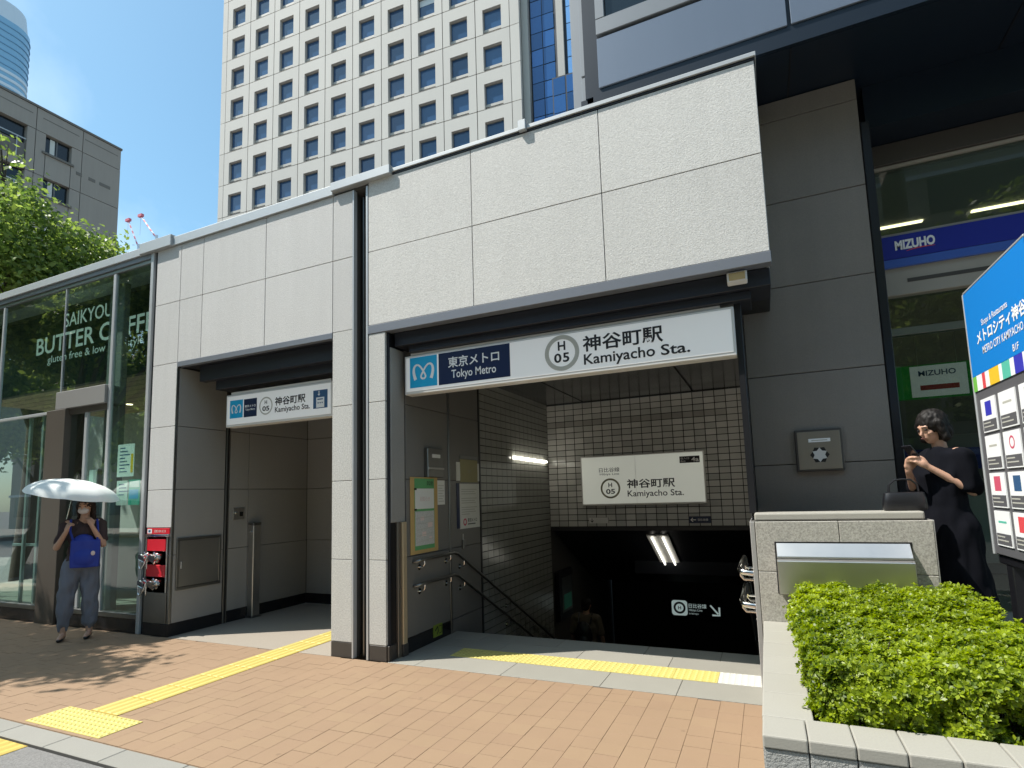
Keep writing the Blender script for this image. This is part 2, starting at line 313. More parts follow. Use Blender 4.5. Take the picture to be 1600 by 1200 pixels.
class MB:
    def __init__(s): s.v = []; s.f = []
    def add(s, vs, fs):
        n = len(s.v); s.v += [tuple(v) for v in vs]; s.f += [tuple(i + n for i in f) for f in fs]; return s
    def box(s, x0, x1, y0, y1, z0, z1):
        return s.add([(x0, y0, z0), (x1, y0, z0), (x1, y1, z0), (x0, y1, z0), (x0, y0, z1), (x1, y0, z1), (x1, y1, z1), (x0, y1, z1)],
                     [(3, 2, 1, 0), (4, 5, 6, 7), (0, 1, 5, 4), (1, 2, 6, 5), (2, 3, 7, 6), (3, 0, 4, 7)])
    def fbox(s, F, a0, a1, b0, b1, d0, d1):
        P = [F.p(a, b, d) for d in (d0, d1) for (a, b) in ((a0, b0), (a1, b0), (a1, b1), (a0, b1))]
        return s.add(P, [(3, 2, 1, 0), (4, 5, 6, 7), (0, 1, 5, 4), (1, 2, 6, 5), (2, 3, 7, 6), (3, 0, 4, 7)])
    def quad(s, *pts): return s.add(pts, [tuple(range(len(pts)))])
    def prism(s, pts, vec):
        n = len(pts); v = Vector(vec); top = [Vector(p) + v for p in pts]
        fs = [tuple(range(n))[::-1], tuple(range(n, 2 * n))] + [(i, (i + 1) % n, (i + 1) % n + n, i + n) for i in range(n)]
        return s.add([Vector(p) for p in pts] + top, fs)
    def tube(s, path, r, seg=8, cap=True):
        P = [Vector(p) for p in path]; n = len(P); rs = r if isinstance(r, (list, tuple)) else [r] * n
        base = len(s.v); up = None
        for i, p in enumerate(P):
            t = (P[min(i + 1, n - 1)] - P[max(i - 1, 0)]).normalized()
            if up is None:
                up = Vector((0, 0, 1)) if abs(t.z) < 0.9 else Vector((1, 0, 0))
            a = t.cross(up).normalized(); b = a.cross(t).normalized(); up = b
            for k in range(seg):
                w = 2 * math.pi * k / seg; s.v.append(tuple(p + (a * math.cos(w) + b * math.sin(w)) * rs[i]))
        for i in range(n - 1):
            for k in range(seg):
                q = base + i * seg; k2 = (k + 1) % seg
                s.f.append((q + k, q + k2, q + seg + k2, q + seg + k))
        if cap:
            s.f.append(tuple(base + k for k in range(seg))[::-1]); s.f.append(tuple(base + (n - 1) * seg + k for k in range(seg)))
        return s
    def ring_loft(s, rings, cap=True):
        base = len(s.v); m = len(rings[0])
        for r in rings: s.v += [tuple(p) for p in r]
        for i in range(len(rings) - 1):
            for k in range(m):
                q = base + i * m; k2 = (k + 1) % m; s.f.append((q + k, q + k2, q + m + k2, q + m + k))
        if cap:
            s.f.append(tuple(base + k for k in range(m))[::-1]); s.f.append(tuple(base + (len(rings) - 1) * m + k for k in range(m)))
        return s
    def ell(s, c, r, rot=None, seg=14, rg=9):
        c = Vector(c); base = len(s.v); M = rot or Matrix.Identity(3)
        for i in range(rg + 1):
            th = math.pi * i / rg
            for k in range(seg):
                w = 2 * math.pi * k / seg
                s.v.append(tuple(c + M @ Vector((r[0] * math.sin(th) * math.cos(w), r[1] * math.sin(th) * math.sin(w), r[2] * math.cos(th)))))
        for i in range(rg):
            for k in range(seg):
                q = base + i * seg; k2 = (k + 1) % seg; s.f.append((q + k, q + seg + k, q + seg + k2, q + k2))
        return s
    def cap(s, p0, r0, p1, r1, seg=12):
        p0 = Vector(p0); p1 = Vector(p1); t = (p1 - p0); L = t.length; t.normalize()
        path = []; rs = []
        for k in range(5):
            w = math.pi / 2 * (1 - k / 4); path.append(p0 - t * r0 * math.sin(w)); rs.append(max(r0 * math.cos(w), 1e-4))
        for k in range(5):
            w = math.pi / 2 * (k / 4); path.append(p1 + t * r1 * math.sin(w)); rs.append(max(r1 * math.cos(w), 1e-4))
        return s.tube(path, rs, seg)
    def mesh(s, off=(0, 0, 0), bevel=0.0, name='m', segs=1):
        me = bpy.data.meshes.new(name); o = Vector(off)
        me.from_pydata([(v[0] - o.x, v[1] - o.y, v[2] - o.z) for v in s.v], [], s.f)
        if bevel:
            bm = bmesh.new(); bm.from_mesh(me)
            es = [e for e in bm.edges if len(e.link_faces) == 2 and e.calc_face_angle(0) > 0.5]
            bmesh.ops.bevel(bm, geom=es, offset=bevel, segments=segs, affect='EDGES', profile=0.5, clamp_overlap=True)
            bm.to_mesh(me); bm.free()
        me.update(); return me
    def build(s, name, m, parent=None, bevel=0.0, smo=False, label=None, segs=1, cat=None, kind=None, group=None):
        off = offset_of(parent) if parent is not None else Vector((0, 0, 0))
        me = s.mesh(off, bevel, name, segs)
        if smo: smooth(me)
        if m: me.materials.append(MATS[m])
        o = bpy.data.objects.new(name, me); COL.objects.link(o); o.parent = parent
        return tag(o, label, cat, group, kind)
def bx(name, m, parent, x0, x1, y0, y1, z0, z1, bevel=0.0, **k):
    return MB().box(x0, x1, y0, y1, z0, z1).build(name, m, parent, bevel, **k)
def fb(name, m, parent, F, a0, a1, b0, b1, d0, d1, bevel=0.0, **k):
    return MB().fbox(F, a0, a1, b0, b1, d0, d1).build(name, m, parent, bevel, **k)

def text_mesh(body, h, bold=0.0, width=None, align='LEFT', depth=0.0, spacing=1.0, shear=0.0):
    cu = bpy.data.curves.new('lettering', 'FONT'); cu.body = body; cu.size = 1.0; cu.align_x = 'LEFT'; cu.space_character = spacing
    cu.offset = bold; cu.resolution_u = 3; cu.shear = shear
    ob = bpy.data.objects.new('lettering', cu); COL.objects.link(ob)
    dg = bpy.context.evaluated_depsgraph_get()
    me = bpy.data.meshes.new_from_object(ob.evaluated_get(dg))
    bpy.data.objects.remove(ob); bpy.data.curves.remove(cu)
    co = np.zeros(len(me.vertices) * 3); me.vertices.foreach_get('co', co); co = co.reshape(-1, 3)
    return me, co
def text(body, F, a, b, h, m, parent, bold=0.0, width=None, align='LEFT', d=0.002, name='lettering', spacing=1.0, shear=0.0):
    """letters h metres high (the tallest one), their lower-left corner at (a, b) of the frame, printed d in front"""
    me, co = text_mesh(body, h, bold, spacing=spacing, shear=shear)
    lo = co.min(0); hi = co.max(0); sy = h / (hi[1] - lo[1]); sx = sy if width is None else width / (hi[0] - lo[0])
    W = (hi[0] - lo[0]) * sx
    a0 = a - (W / 2 if align == 'CENTER' else W if align == 'RIGHT' else 0)
    off = offset_of(parent)
    pts = []
    for x, y, z in co:
        p = F.p(a0 + (x - lo[0]) * sx, b + (y - lo[1]) * sy, d) - off; pts += [p.x, p.y, p.z]
    me.vertices.foreach_set('co', pts); me.update()
    me.materials.clear(); me.materials.append(MATS[m])
    o = bpy.data.objects.new(name, me); COL.objects.link(o); o.parent = parent
    return o
def ring(F, a, b, r0, r1, d, name, m, parent, n=40):
    vs = []; fs = []
    for k in range(n):
        w = 2 * math.pi * k / n
        for r in (r0, r1): vs.append(F.p(a + r * math.cos(w), b + r * math.sin(w), d))
    for k in range(n): k2 = (k + 1) % n; fs.append((2 * k, 2 * k + 1, 2 * k2 + 1, 2 * k2))
    return MB().add(vs, fs).build(name, m, parent)
def disc(F, a, b, r, d, name, m, parent, n=32):
    return MB().quad(*[F.p(a + r * math.cos(2 * math.pi * k / n), b + r * math.sin(2 * math.pi * k / n), d) for k in range(n)]).build(name, m, parent)
def stroke(F, pts, widths, d):
    """a flat brush stroke through pts (a, b) with varying width"""
    n = len(pts); vs = []; fs = []
    for i in range(n):
        x0, y0 = pts[max(i - 1, 0)]; x1, y1 = pts[min(i + 1, n - 1)]
        L = math.hypot(x1 - x0, y1 - y0) or 1; nx, ny = -(y1 - y0) / L, (x1 - x0) / L; w = widths[i] / 2
        vs += [F.p(pts[i][0] + nx * w, pts[i][1] + ny * w, d), F.p(pts[i][0] - nx * w, pts[i][1] - ny * w, d)]
    for i in range(n - 1): fs.append((2 * i, 2 * i + 1, 2 * i + 3, 2 * i + 2))
    return MB().add(vs, fs)
def bez(p0, p1, p2, p3, n=9):
    o = []
    for i in range(n + 1):
        t = i / n; u = 1 - t
        o.append(tuple(u ** 3 * p0[k] + 3 * u * u * t * p1[k] + 3 * u * t * t * p2[k] + t ** 3 * p3[k] for k in (0, 1)))
    return o
def metro_mark(F, a, b, s, d, parent):
    """the winged heart-shaped M, s = its width"""
    mb = MB()
    for sg in (-1, 1):
        q = lambda x, y: (a + sg * x * s, b + y * s)
        c = bez(q(0.40, -0.33), q(0.56, 0.02), q(0.52, 0.34), q(0.30, 0.33), 10)
        w = [s * (0.155 - 0.07 * i / 10) for i in range(11)]
        st = stroke(F, c, w, d); mb.add(st.v, st.f)
        c = bez(q(0.30, 0.33), q(0.14, 0.30), q(0.02, 0.05), q(-0.10, -0.14), 8)
        st = stroke(F, c, [s * 0.085] * 9, d + 0.0004 * (1 + sg)); mb.add(st.v, st.f)
        c = bez(q(-0.10, -0.14), q(-0.15, -0.25), q(-0.08, -0.31), q(0.0, -0.31), 6)
        st = stroke(F, c, [s * 0.085] * 7, d + 0.0004 * (1 + sg)); mb.add(st.v, st.f)
    return mb.build('emblem', 'white_print', parent)

# ================================================================== THE SETTING
D = 4.56                                   # the facade plane
# ---- ground sheet with the stairwell left open
g = MB()
for (x0, x1, y0, y1) in ((-1500, -3.75, -1500, 3000), (0.2, 1500, -1500, 3000), (-3.75, 0.2, -1500, 5.70), (-3.75, 0.2, 15.2, 3000)):
    g.quad((x0, y0, -0.22), (x1, y0, -0.22), (x1, y1, -0.22), (x0, y1, -0.22))
g.build('ground', 'ground', kind='structure')
bx('road', 'asphalt', None, -90, 60, -9.0, 2.248, -0.20, -0.022, kind='structure')
bx('far_pavement', 'concrete_kerb', None, -90, 60, -16, -9.004, -0.20, 0.10, kind='structure')

# ---- brick pavement: bed, 300 nearest bricks as pieces, the rest joined
walk = bx('pavement', 'brick_bed', None, -24.0, -0.09, 2.434, 4.555, -0.19, -0.005, kind='structure')
def to_px(p):
    c = _W2C @ (Vector(p) - EYE)
    if c.z > -0.1: return None
    return (808.3 + 866.02 * c.x / -c.z, 678.5 - 866.02 * c.y / -c.z)
BW, BL, BG = 0.164, 0.164, 0.0022
bricks = []
nx = int((24.0 - 0.09) / BW)
rr = random.Random(3)
for i in range(nx):
    x1 = -0.094 - i * BW; x0 = x1 - BW
    y = 2.434 - rr.choice((0.0, 0.082, 0.04, 0.12))
    while y < 4.553:
        a, b = max(y, 2.436), min(y + BL, 4.553)
        if b - a > 0.03: bricks.append((x0, x1, a, b))
        y += BL
def _score(b):
    q = to_px(((b[0] + b[1]) / 2, (b[2] + b[3]) / 2, 0))
    if q is None or q[0] < -25 or q[0] > 1625 or q[1] > 1225: return 1e6
    return (Vector(((b[0] + b[1]) / 2, (b[2] + b[3]) / 2, 0)) - EYE).length
bricks.sort(key=_score)
proto = MB().box(-BW / 2 + BG / 2, BW / 2 - BG / 2, -BL / 2 + BG / 2, BL / 2 - BG / 2, -0.03, 0.0).mesh(bevel=0.0008, name='brick')
proto.materials.append(MATS['brick'])
rest = MB()
for k, (x0, x1, a, b) in enumerate(bricks):
    dz = rr.uniform(-0.0012, 0.0008)
    if k < 300:
        o = link('brick', proto, None, walk, ((x0 + x1) / 2, (a + b) / 2, dz))
        o.scale = (1, (b - a) / BL, 1)
    else:
        rest.box(x0 + BG / 2, x1 - BG / 2, a + BG / 2, b - BG / 2, -0.03, dz)
rest.build('far_bricks', 'brick', walk, kind='stuff')

# ---- kerb
kerb = bx('kerb', 'joint', None, -24, 8, 2.252, 2.430, -0.20, -0.006, kind='structure')
kp = MB().box(-0.297, 0.297, -0.0885, 0.0885, -0.15, 0.0).mesh(bevel=0.004, name='kerb_stone'); kp.materials.append(MATS['concrete_kerb'])
for i in range(40):
    o = link('kerb_stone', kp, None, kerb, (-15.6 + 0.6 * i - 0.03, 2.341, rr.uniform(-0.002, 0.001)))

# ---- floors inside the two openings
fl = bx('entrance_floor', 'joint', None, -3.47, -0.136, 4.562, 5.865, -0.19, -0.006, kind='structure')
def slab(x0, x1, y0, y1, par, m='granite_floor', g=0.002, z=0.0):
    bx('floor_slab', m, par, x0 + g, x1 - g, y0 + g, y1 - g, -0.05, z, 0.0015)
xs = [-3.47, -3.16, -2.26, -1.36, -0.75, -0.136]
for a, b in zip(xs, xs[1:]): slab(a, b, 4.562, 4.945, fl)
slab(-3.47, -3.0, 4.945, 5.24, fl)
xs = [-3.47, -2.62, -1.78, -0.92, -0.136]
for a, b in zip(xs, xs[1:]): slab(a, b, 5.24, 5.56, fl)
xs = [-3.47, -3.0, -2.1, -1.2, -0.5, -0.136]
for a, b in zip(xs, xs[1:]): slab(a, b, 5.56, 5.865, fl)
lob = bx('lobby_floor', 'terrazzo', None, -6.708, -4.182, 4.559, 6.768, -0.19, -0.001, kind='structure')

# ---- tactile paving
def dot_tile(w, l, nxx, nyy, r, h):
    mb = MB().box(-w / 2 + 0.001, w / 2 - 0.001, -l / 2 + 0.001, l / 2 - 0.001, -0.02, 0.003)
    for i in range(nxx):
        for j in range(nyy):
            cx = -w / 2 + w * (i + 0.5) / nxx; cy = -l / 2 + l * (j + 0.5) / nyy
            n = 8; R0 = [(cx + r * math.cos(6.2832 * k / n), cy + r * math.sin(6.2832 * k / n), 0.003) for k in range(n)]
            R1 = [(cx + 0.6 * r * math.cos(6.2832 * k / n), cy + 0.6 * r * math.sin(6.2832 * k / n), 0.003 + h) for k in range(n)]
            mb.ring_loft([R0, R1])
    return mb
def two_tone(me, m0, m1):
    me.materials.append(MATS[m0]); me.materials.append(MATS[m1])
    for q in me.polygons: q.material_index = 0 if q.index < 6 else 1
    return me
def bar_tile(w, l):
    mb = MB().box(-w / 2 + 0.001, w / 2 - 0.001, -l / 2 + 0.001, l / 2 - 0.001, -0.02, 0.003)
    for i in range(4):
        cx = -w / 2 + w * (i + 0.5) / 4; a = w * 0.092
        mb.prism([(cx - a, -l / 2 + 0.012, 0.0029), (cx + a, -l / 2 + 0.012, 0.0029), (cx + a * 0.6, -l / 2 + 0.018, 0.0082), (cx - a * 0.6, -l / 2 + 0.018, 0.0082)], (0, l - 0.028, 0))
    return mb
pad = thing('tactile_pad', 'yellow dotted tactile warning pad beside the kerb at left', 'tactile paving', (-4.755, 2.61, 0))
dm = dot_tile(0.303, 0.30, 6, 6, 0.016, 0.005).mesh(); dm.materials.append(MATS['tactile'])
for i in range(3): link('tactile_tile', dm, None, pad, (-5.055 + 0.303 * i, 2.612, 0.001))
gs = thing('tactile_guide_strip', 'yellow ribbed tactile guide strip leading to the lift opening', 'tactile paving', (-4.78, 4.2, 0))
bm_ = two_tone(bar_tile(0.335, 0.30).mesh(), 'tactile_base', 'tactile')
for i in range(12): link('tactile_tile', bm_, None, gs, (-4.785, 2.917 + 0.302 * i, 0.001 + (0.0 if i < 6 else 0.0)))
tr_ = thing('tactile_row', 'row of yellow dotted tactile tiles at the top of the stairs', 'tactile paving', (-1.7, 5.09, 0))
tm = dot_tile(0.36, 0.292, 7, 6, 0.016, 0.005).mesh(); tm.materials.append(MATS['tactile'])
tw = dot_tile(0.34, 0.292, 7, 6, 0.016, 0.005).mesh(); tw.materials.append(MATS['tactile_pale'])
for i in range(7): link('tactile_tile', tm, None, tr_, (-0.658 - 0.361 * i, 5.093, -0.002))
link('tactile_tile', tw, None, tr_, (-0.307, 5.093, -0.002))['label'] = 'pale worn tile without yellow'
rs_ = thing('tactile_road_strip', 'worn yellow ribbed tactile strip on the asphalt crossing', 'tactile paving', (-4.88, 2.0, -0.022))
bm2 = two_tone(bar_tile(0.36, 0.30).mesh(), 'tactile_base', 'tactile_worn')
for i in range(5): link('tactile_tile', bm2, None, rs_, (-4.88, 2.10 - 0.302 * i, -0.0215))

# ================================================================== THE STATION ENTRANCE
st = thing('station_entrance', 'grey granite subway entrance with a lift opening and a stair opening', 'building', (-3.5, 4.56, 0))
ZR = [0.15, 0.97, 1.775, 2.57, 3.385]
GP = 0.0035
def panels(F, al, bl, m, par, thick=0.03, name='stone_panel', gap=GP, bev=0.002):
    for a0, a1 in zip(al, al[1:]):
        for b0, b1 in zip(bl, bl[1:]):
            fb(name, m, par, F, a0 + gap, a1 - gap, b0 + gap, b1 - gap, -thick, random.uniform(-0.0008, 0.0008), bev)
F0 = FRONT(D)
# left block
panels(F0, [-7.19, -6.71, -6.285, -5.2, -4.18, -3.905], [3.385, 4.195, 4.955], 'granite_left', st)
panels(F0, [-7.19, -6.712], [1.305, 1.775, 2.57, 3.385], 'granite_left', st)
panels(F0, [-4.178, -3.905], ZR, 'granite_pillar', st)
bx('plinth', 'plinth', st, -4.176, -3.907, D + 0.002, D + 0.03, 0, 0.147, 0.002)
bx('core', 'joint', st, -7.186, -3.91, D + 0.018, 6.95, 3.40, 4.95)
bx('core', 'joint', st, -4.17, -3.91, D + 0.018, 6.95, 0, 3.398)
bx('core', 'joint', st, -7.186, -6.742, D + 0.018, 6.95, 0, 3.398)
bx('core', 'joint', st, -6.74, -4.172, 6.80, 6.95, 0, 3.398)
bx('lintel_strip', 'alu_grey', st, -6.712, -4.181, D - 0.004, D + 0.06, 3.322, 3.388, 0.003)
bx('roof_slab', 'joint', st, -7.186, -3.72, D + 0.02, 6.95, 4.951, 5.0)
# right block
panels(F0, [-3.695, -2.435, -1.135, 0.16], [3.388, 4.195, 4.988], 'granite', st)
panels(F0, [-3.692, -3.48], [0.15, 0.97, 1.775, 2.57, 3.296], 'granite_pillar', st)
panels(FACE_PX(0.16), [4.592, 5.40], [3.388, 4.195, 4.988], 'granite', st, 0.02)
bx('plinth', 'plinth', st, -3.69, -3.482, D + 0.002, D + 0.03, 0, 0.147, 0.002)
bx('core', 'joint', st, -3.69, 0.138, D + 0.018, 5.425, 3.392, 4.985)
bx('core', 'joint', st, -3.69, -3.484, D + 0.018, 15.0, -3.2, 3.388)
bx('lintel_strip', 'alu_grey', st, -3.70, 0.166, D - 0.006, D + 0.10, 3.297, 3.386, 0.003)
# the gap between the two blocks, with its trims and pipes
bx('gap_backing', 'black_metal', st, -3.905, -3.695, 4.75, 4.80, 0, 4.95)
bx('trim', 'alu', st, -3.904, -3.884, D - 0.006, D + 0.05, 0, 4.95, 0.002)
bx('trim', 'alu', st, -3.722, -3.697, D - 0.006, D + 0.05, 0, 4.95, 0.002)
for x in (-3.835, -3.79, -3.755):
    MB().tube([(x, 4.66, 0.0), (x, 4.66, 4.9)], 0.014, 8).build('pipe', 'steel_dark', st, smo=True)
bx('expansion_cover', 'dark_metal', st, -3.875, -3.73, 4.69, 4.71, 0, 4.93, 0.003)
# copings
def coping(x0, x1, z0, z1, y0, y1, m='alu', name='coping'):
    F = FRONT(0)
    MB().prism([(x0, y0, z0), (x0, y1, z0), (x0, y1, z1), (x0, y0 + 0.06, z1 + 0.004), (x0, y0, z1 - 0.02)], (x1 - x0, 0, 0)).build(name, m, st, 0.003)
coping(-7.0, -4.17, 4.957, 5.09, D - 0.026, 5.05)
coping(-3.38, 0.175, 5.012, 5.068, D - 0.02, 5.05, 'alu')
bx('coping_reveal', 'black_metal', st, -3.69, 0.165, D - 0.004, 5.0, 4.990, 5.013, 0.001)
bx('joint_cover', 'alu', st, -4.175, -3.375, D - 0.055, 5.10, 4.985, 5.082, 0.005)
bx('joint_cover', 'alu', st, -7.50, -6.855, D - 0.055, 5.10, 4.955, 5.105, 0.005)
cl = bx('coping_clamp', 'alu', st, -1.90, -1.82, D - 0.045, D + 0.05, 4.995, 5.10, 0.006)
# ---- the lift lobby (left opening)
FL = FACE_PX(-6.71)
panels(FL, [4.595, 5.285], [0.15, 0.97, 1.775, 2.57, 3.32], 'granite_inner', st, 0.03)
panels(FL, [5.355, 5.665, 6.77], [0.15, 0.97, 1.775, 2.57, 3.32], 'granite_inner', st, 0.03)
bx('corner_trim', 'steel_dark', st, -6.742, -6.706, D + 0.001, D + 0.032, 0.15, 3.32, 0.003)
fb('shutter_guide', 'steel_dark', st, FL, 5.292, 5.348, 0.0, 3.32, -0.03, 0.012, 0.003)
fb('shutter_slot', 'black_metal', st, FL, 5.312, 5.328, 0.0, 3.32, 0.0121, 0.0135)
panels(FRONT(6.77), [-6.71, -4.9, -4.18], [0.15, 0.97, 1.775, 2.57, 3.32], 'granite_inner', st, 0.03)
fb('base', 'black_granite', st, FL, 4.561, 5.29, 0, 0.148, -0.031, 0.002, 0.002)
fb('base', 'black_granite', st, FL, 5.352, 6.768, 0, 0.148, -0.031, 0.002, 0.002)
fb('base', 'black_granite', st, FRONT(6.77), -6.707, -4.18, 0, 0.148, -0.031, 0.002, 0.002)
bx('base', 'black_granite', st, -7.185, -6.744, D + 0.001, D + 0.03, 0, 0.148, 0.002)
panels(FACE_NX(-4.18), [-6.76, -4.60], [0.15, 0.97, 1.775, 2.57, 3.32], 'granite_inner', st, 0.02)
bx('ceiling', 'dark_metal', st, -6.708, -4.182, D + 0.062, 6.768, 3.33, 3.39)
bx('shutter_box', 'dark_metal', st, -6.48, -4.182, 4.70, 4.79, 3.13, 3.329, 0.004)
bx('shutter_box', 'dark_metal', st, -6.30, -4.182, 4.794, 5.34, 3.02, 3.329, 0.004)
# ---- the stairwell (right opening)
FS = FACE_PX(-3.45)
bx('reveal_panel', 'granite_inner', st, -3.482, -3.452, 4.615, 4.845, 1.335, 3.14, 0.004)
bx('reveal_back', 'black_metal', st, -3.482, -3.470, 4.60, 4.86, 0, 3.29)
bx('reveal_edge', 'dark_metal', st, -3.482, -3.462, 4.592, 4.612, 0.15, 3.29, 0.002)
bx('plinth', 'plinth', st, -3.479, -3.455, 4.57, 4.69, 0, 0.147, 0.002)
bx('guide_rail', 'steel_brown', st, -3.468, -3.44, 4.70, 4.755, 0.0, 1.334, 0.003)
bx('guide_rail', 'warm_glint_rail', st, -3.468, -3.425, 4.765, 4.835, 0.0, 1.334, 0.004)
bx('guide_shoe', 'plinth', st, -3.469, -3.42, 4.757, 4.842, 0.0, 0.12, 0.003)
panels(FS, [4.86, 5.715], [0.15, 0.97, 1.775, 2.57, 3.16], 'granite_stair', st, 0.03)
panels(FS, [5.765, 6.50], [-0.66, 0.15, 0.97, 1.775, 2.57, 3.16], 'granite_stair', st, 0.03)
fb('joint_strip', 'steel_dark', st, FS, 5.72, 5.76, 0.0, 3.16, -0.02, 0.006, 0.003)
fb('base', 'black_granite', st, FS, 4.86, 5.715, 0, 0.148, -0.031, 0.002, 0.002)
fb('edge_trim', 'black_metal', st, FS, 6.503, 6.54, -0.9, 3.16, -0.03, 0.006, 0.002)
fb('tile_backing', 'grout', st, FS, 6.545, 9.1, -2.6, 3.16, -0.03, -0.012)
tl_ = MB()
TW, TH, TG = 0.1655, 0.1005, 0.0115
y = 6.545
while y < 9.08:
    z = 3.155
    while z > -1.9:
        if z - TH > -0.55 * (y - 5.88) - 0.25:
            tl_.fbox(FS, y + TG / 2, min(y + TW, 9.095) - TG / 2, z - TH + TG / 2, z - TG / 2, -0.012, 0.0)
        z -= TH
    y += TW
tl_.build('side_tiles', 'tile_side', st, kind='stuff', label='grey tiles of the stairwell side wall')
# back wall tiles, each its own piece
FB = FRONT(9.10)
fb('tile_backing', 'grout', st, FB, -3.46, -0.10, 1.005, 3.16, -0.06, -0.012)
tp = MB().fbox(Frame((0, 0, 0), (1, 0, 0)), -TW / 2 + TG / 2, TW / 2 - TG / 2, -TH / 2 + TG / 2, TH / 2 - TG / 2, -0.012, 0.0).mesh(bevel=0.0015, name='tile')
tp.materials.append(MATS['tile'])
tpd = tp.copy(); tpd.materials.clear(); tpd.materials.append(MATS['tile_dark'])
n_t = 0; rest = MB()
for i in range(20):
    for j in range(21):
        cx = -3.455 + TW * (i + 0.5); cz = 3.12 - TH * (j + 0.5)
        if cz - TH / 2 < 1.0 or cx + TW / 2 > -0.12: continue
        if -2.72 < cx < -0.98 and 1.46 < cz < 2.08: continue
        if i < 18 and n_t < 298:
            o = link('tile', tpd if j == 3 else tp, None, st, (cx, 9.10, cz))
            o.rotation_euler = (rr.uniform(-0.022, 0.022), 0, rr.uniform(-0.018, 0.018)); n_t += 1
        else:
            rest.fbox(FB, cx - TW / 2 + TG / 2, cx + TW / 2 - TG / 2, cz - TH / 2 + TG / 2, cz + TH / 2 - TG / 2, -0.012, 0.0)
rest.build('end_tiles', 'tile', st, kind='stuff')
fb('soffit_edge', 'black_metal', st, FB, -3.45, -0.12, 0.94, 1.005, -0.3, 0.006, 0.003)
# stairwell ceiling of three glossy panels
bx('ceiling_backing', 'black_metal', st, -3.45, -0.12, 5.44, 9.10, 3.156, 3.29)
for a, b in ((-3.45, -2.775), (-2.745, -0.965), (-0.935, -0.12)):
    bx('ceiling_panel', 'ceiling_gloss', st, a, b, 5.06, 9.085, 3.13, 3.152, 0.002)
bx('lintel_box', 'dark_metal', st, -3.44, 0.15, 4.665, 5.05, 3.155, 3.296, 0.004)
bx('lintel_box', 'dark_metal', st, -3.30, 0.0, 4.72, 5.04, 3.085, 3.154, 0.004)
bx('lintel_box', 'black_metal', st, -0.118, 0.15, 5.06, 5.42, 3.16, 3.386, 0.004)
# right jamb and right wall of the stairs
bx('jamb', 'black_metal', st, -0.134, -0.083, 4.80, 5.428, 1.37, 3.15, 0.004)
bx('side_wall', 'grout', st, -0.134, -0.04, 5.44, 15.0, -3.2, 3.15)
sw = MB(); FR = FACE_NX(-0.135)
y = 5.5
while y < 9.0:
    for j in range(28):
        z = 3.12 - TH * j
        if z - TH > -0.55 * (y - 5.88) - 0.2: sw.fbox(FR, -(y + TW) + TG / 2, -y - TG / 2, z - TH + TG / 2, z - TG / 2, 0.0, 0.01)
    y += TW
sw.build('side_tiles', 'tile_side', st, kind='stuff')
# the steps
for i in range(17):
    y0 = 5.87 + 0.30 * i; z1 = -0.165 * (i + 1)
    s_ = bx('stair_step', 'plinth', st, -3.45, -0.136, y0, y0 + 0.31, z1 - 0.2, z1, 0.004)
    if i < 8: bx('step_nosing', 'steel_dark', s_, -3.40, -0.18, y0 + 0.298, y0 + 0.312, z1 - 0.01, z1 + 0.002)
bx('landing', 'plinth', st, -3.45, -0.136, 10.97, 15.0, -3.2, -2.81)
bx('end_wall', 'plinth', st, -3.45, -0.136, 12.97, 13.1, -2.81, 1.0)
# sloping soffit over the lower flight
MB().prism([(-3.45, 9.12, 1.0), (-3.45, 11.6, -0.24), (-3.45, 13.0, -0.24), (-3.45, 13.0, 1.4), (-3.45, 9.12, 1.4)], (3.314, 0, 0)).build('lower_ceiling', 'dark_metal', st)
MB().box(-2.35, -0.14, 10.55, 10.75, 0.05, 0.30).build('duct', 'dark_metal', st, 0.004)
# lamp fittings
def lamp_fitting(name, label, p0, p1, up, w, tubes, m, housing='sign_frame'):
    p0 = Vector(p0); p1 = Vector(p1); up = Vector(up).normalized(); t = (p1 - p0).normalized(); s = t.cross(up).normalized()
    root = thing(name, label, 'lamp', p0)
    F = Frame(p0, t, s); L = (p1 - p0).length
    n_up = F.n if F.n.dot(up) > 0 else -F.n
    sg = 1 if F.n.dot(up) > 0 else -1
    MB().fbox(F, 0, L, -w / 2, w / 2, *( (-0.03, 0.0) if sg > 0 else (0.0, 0.03))).build('housing', housing, root, 0.004)
    for k in range(tubes):
        o = (k - (tubes - 1) / 2) * w * 0.5
        MB().tube([p0 + t * 0.03 + s * o + up * 0.03, p1 - t * 0.03 + s * o + up * 0.03], 0.016, 10).build('tube', m, root, smo=True)
    return root
lamp_fitting('wall_lamp', 'lit fluorescent tube on the tiled left stair wall', (-3.445, 7.55, 2.14), (-3.445, 8.95, 2.125), (1, 0, 0), 0.07, 1, 'tube_lamp')
lamp_fitting('wall_lamp', 'lit fluorescent tube half hidden on the right stair wall', (-0.150, 7.45, 2.10), (-0.150, 8.6, 2.10), (-1, 0, 0), 0.07, 1, 'tube_lamp')
lamp_fitting('ceiling_lamp', 'twin tube lamp on the sloping ceiling above the stairs', (-1.70, 9.40, 0.84), (-1.70, 10.62, 0.23), (0, -0.447, -0.894), 0.36, 2, 'tube_stair')
